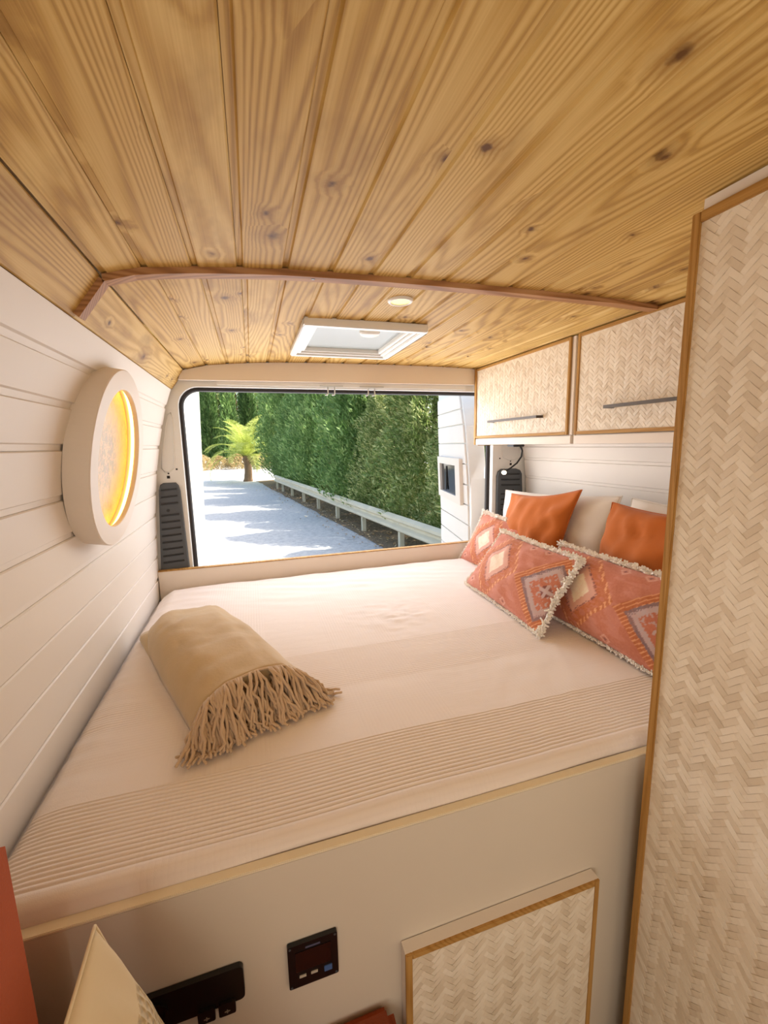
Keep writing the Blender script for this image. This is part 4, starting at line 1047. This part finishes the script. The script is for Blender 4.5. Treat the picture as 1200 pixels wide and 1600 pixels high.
for i, (x, y, s) in enumerate(((-10.5, 55, 1.2), (-5.5, 56, 1.1), (-1.0, 55, 1.3), (4, 55, 1.1), (8, 52, 1.2))):
    tree('broad_tree', 'e', x, y, i*1.7, s, 'broad olive-coloured tree behind the far cypresses', 'broad trees behind the far cypresses')
SHR = spray_mesh('foliage', 2500, 1.6, lambda t: 1.1*math.sin(PI*min(1, t*0.8+0.2))**0.6+0.05, 21, ln=(0.12, 0.25), up=0.4, z0=0.05)
SHM = leafmat('dry_shrub', rgb(150,130,84), rgb(178,156,106), rgb(206,188,140))
for i, (x, y, s) in enumerate(((-7.5, 41, 1.0), (-5.6, 42, 0.8), (-4.0, 41, 0.9), (-2.6, 42.5, 0.8), (-0.8, 42, 0.9), (1.4, 41, 0.9))):
    t = empty('dry_shrub', (x, y, GZ), label='low straw-coloured shrub below the far cypresses', cat='shrub', group='dry shrubs at the end of the lane'); t.scale = (s, s, s); t.rotation_euler = (0, 0, i)
    link('foliage', SHR, SHM, t)

# palm
pl = empty('palm_tree', (0.14, 26.3, GZ), label='young date palm with arching yellow-green fronds beside the lane', cat='palm')
tp = [(0.05*math.sin(z*2), 0, z) for z in np.linspace(-0.05, 1.55, 9)]
MB().tube(tp, [0.30, 0.25, 0.24, 0.22, 0.22, 0.21, 0.22, 0.26, 0.20], 12).build('trunk', plain('palm_trunk', rgb(122,98,74), 0.95, var=0.35, scale=9, bump=0.8, bscale=12), pl, smooth=True)
PALM = leafmat('palm_leaf', rgb(140,156,60), rgb(190,200,96), rgb(222,224,140), 0.45)
rr = random.Random(17)
for q in range(34):
    az = q*2.4; el = [1.45, 1.3, 1.1, 0.85, 0.55, 0.25][q % 6]+rr.uniform(-.1, .1); Ln = rr.uniform(2.4, 3.1)
    m = MB(); d = Vector((math.cos(az), math.sin(az), 0)); pts = []; p = Vector((0.0, 0, 1.5)); a = el
    for s_ in range(15):
        pts.append(p.copy()); p = p+(d*math.cos(a)+Vector((0,0,1))*math.sin(a))*Ln/14; a -= (0.085+0.03*(1.4-el))*(0.6+s_*0.09)
    m.tube(pts, [0.03-0.0018*i for i in range(15)], 4)
    for i in range(2, 15):
        a_, b_ = pts[i-1], pts[i]; tg = (b_-a_).normalized(); sd_ = tg.cross(Vector((0,0,1))).normalized(); nn = sd_.cross(tg)
        ll = 0.45*math.sin(PI*(i/16)**0.7)+0.08
        for k_ in range(3):
            bp_ = a_.lerp(b_, k_/3)
            for sg in (-1, 1):
                dr = (sd_*sg*0.75+tg*0.6+nn*0.25+Vector((0,0,-0.25))).normalized(); w_ = tg.cross(dr).cross(dr).normalized()*0.016
                tip = bp_+dr*ll; md = bp_+dr*ll*0.5+Vector((0,0,0.01))
                m.add([bp_-w_*0.4, md-w_, tip, md+w_, bp_+w_*0.4], [(0,1,3,4), (1,2,3)])
    me = bpy.data.meshes.new('frond'); me.from_pydata(m.v, [], m.f); link('frond', me, PALM, pl)
for q in range(14):
    az = q*0.45+0.1; d = Vector((math.cos(az), math.sin(az), 0)); z = 1.0+0.45*(q % 3)/2
    MB().add([d*0.2+Vector((0,0,z)), d*0.36+Vector((0,0,z+0.22)), d*0.24+Vector((0.05,0.05,z+0.05)), d*0.2+Vector((-0.04,-0.04,z+0.05))], [(0,1,2), (0,3,1), (2,1,3), (0,2,3)]).build('boot', BARK, pl)
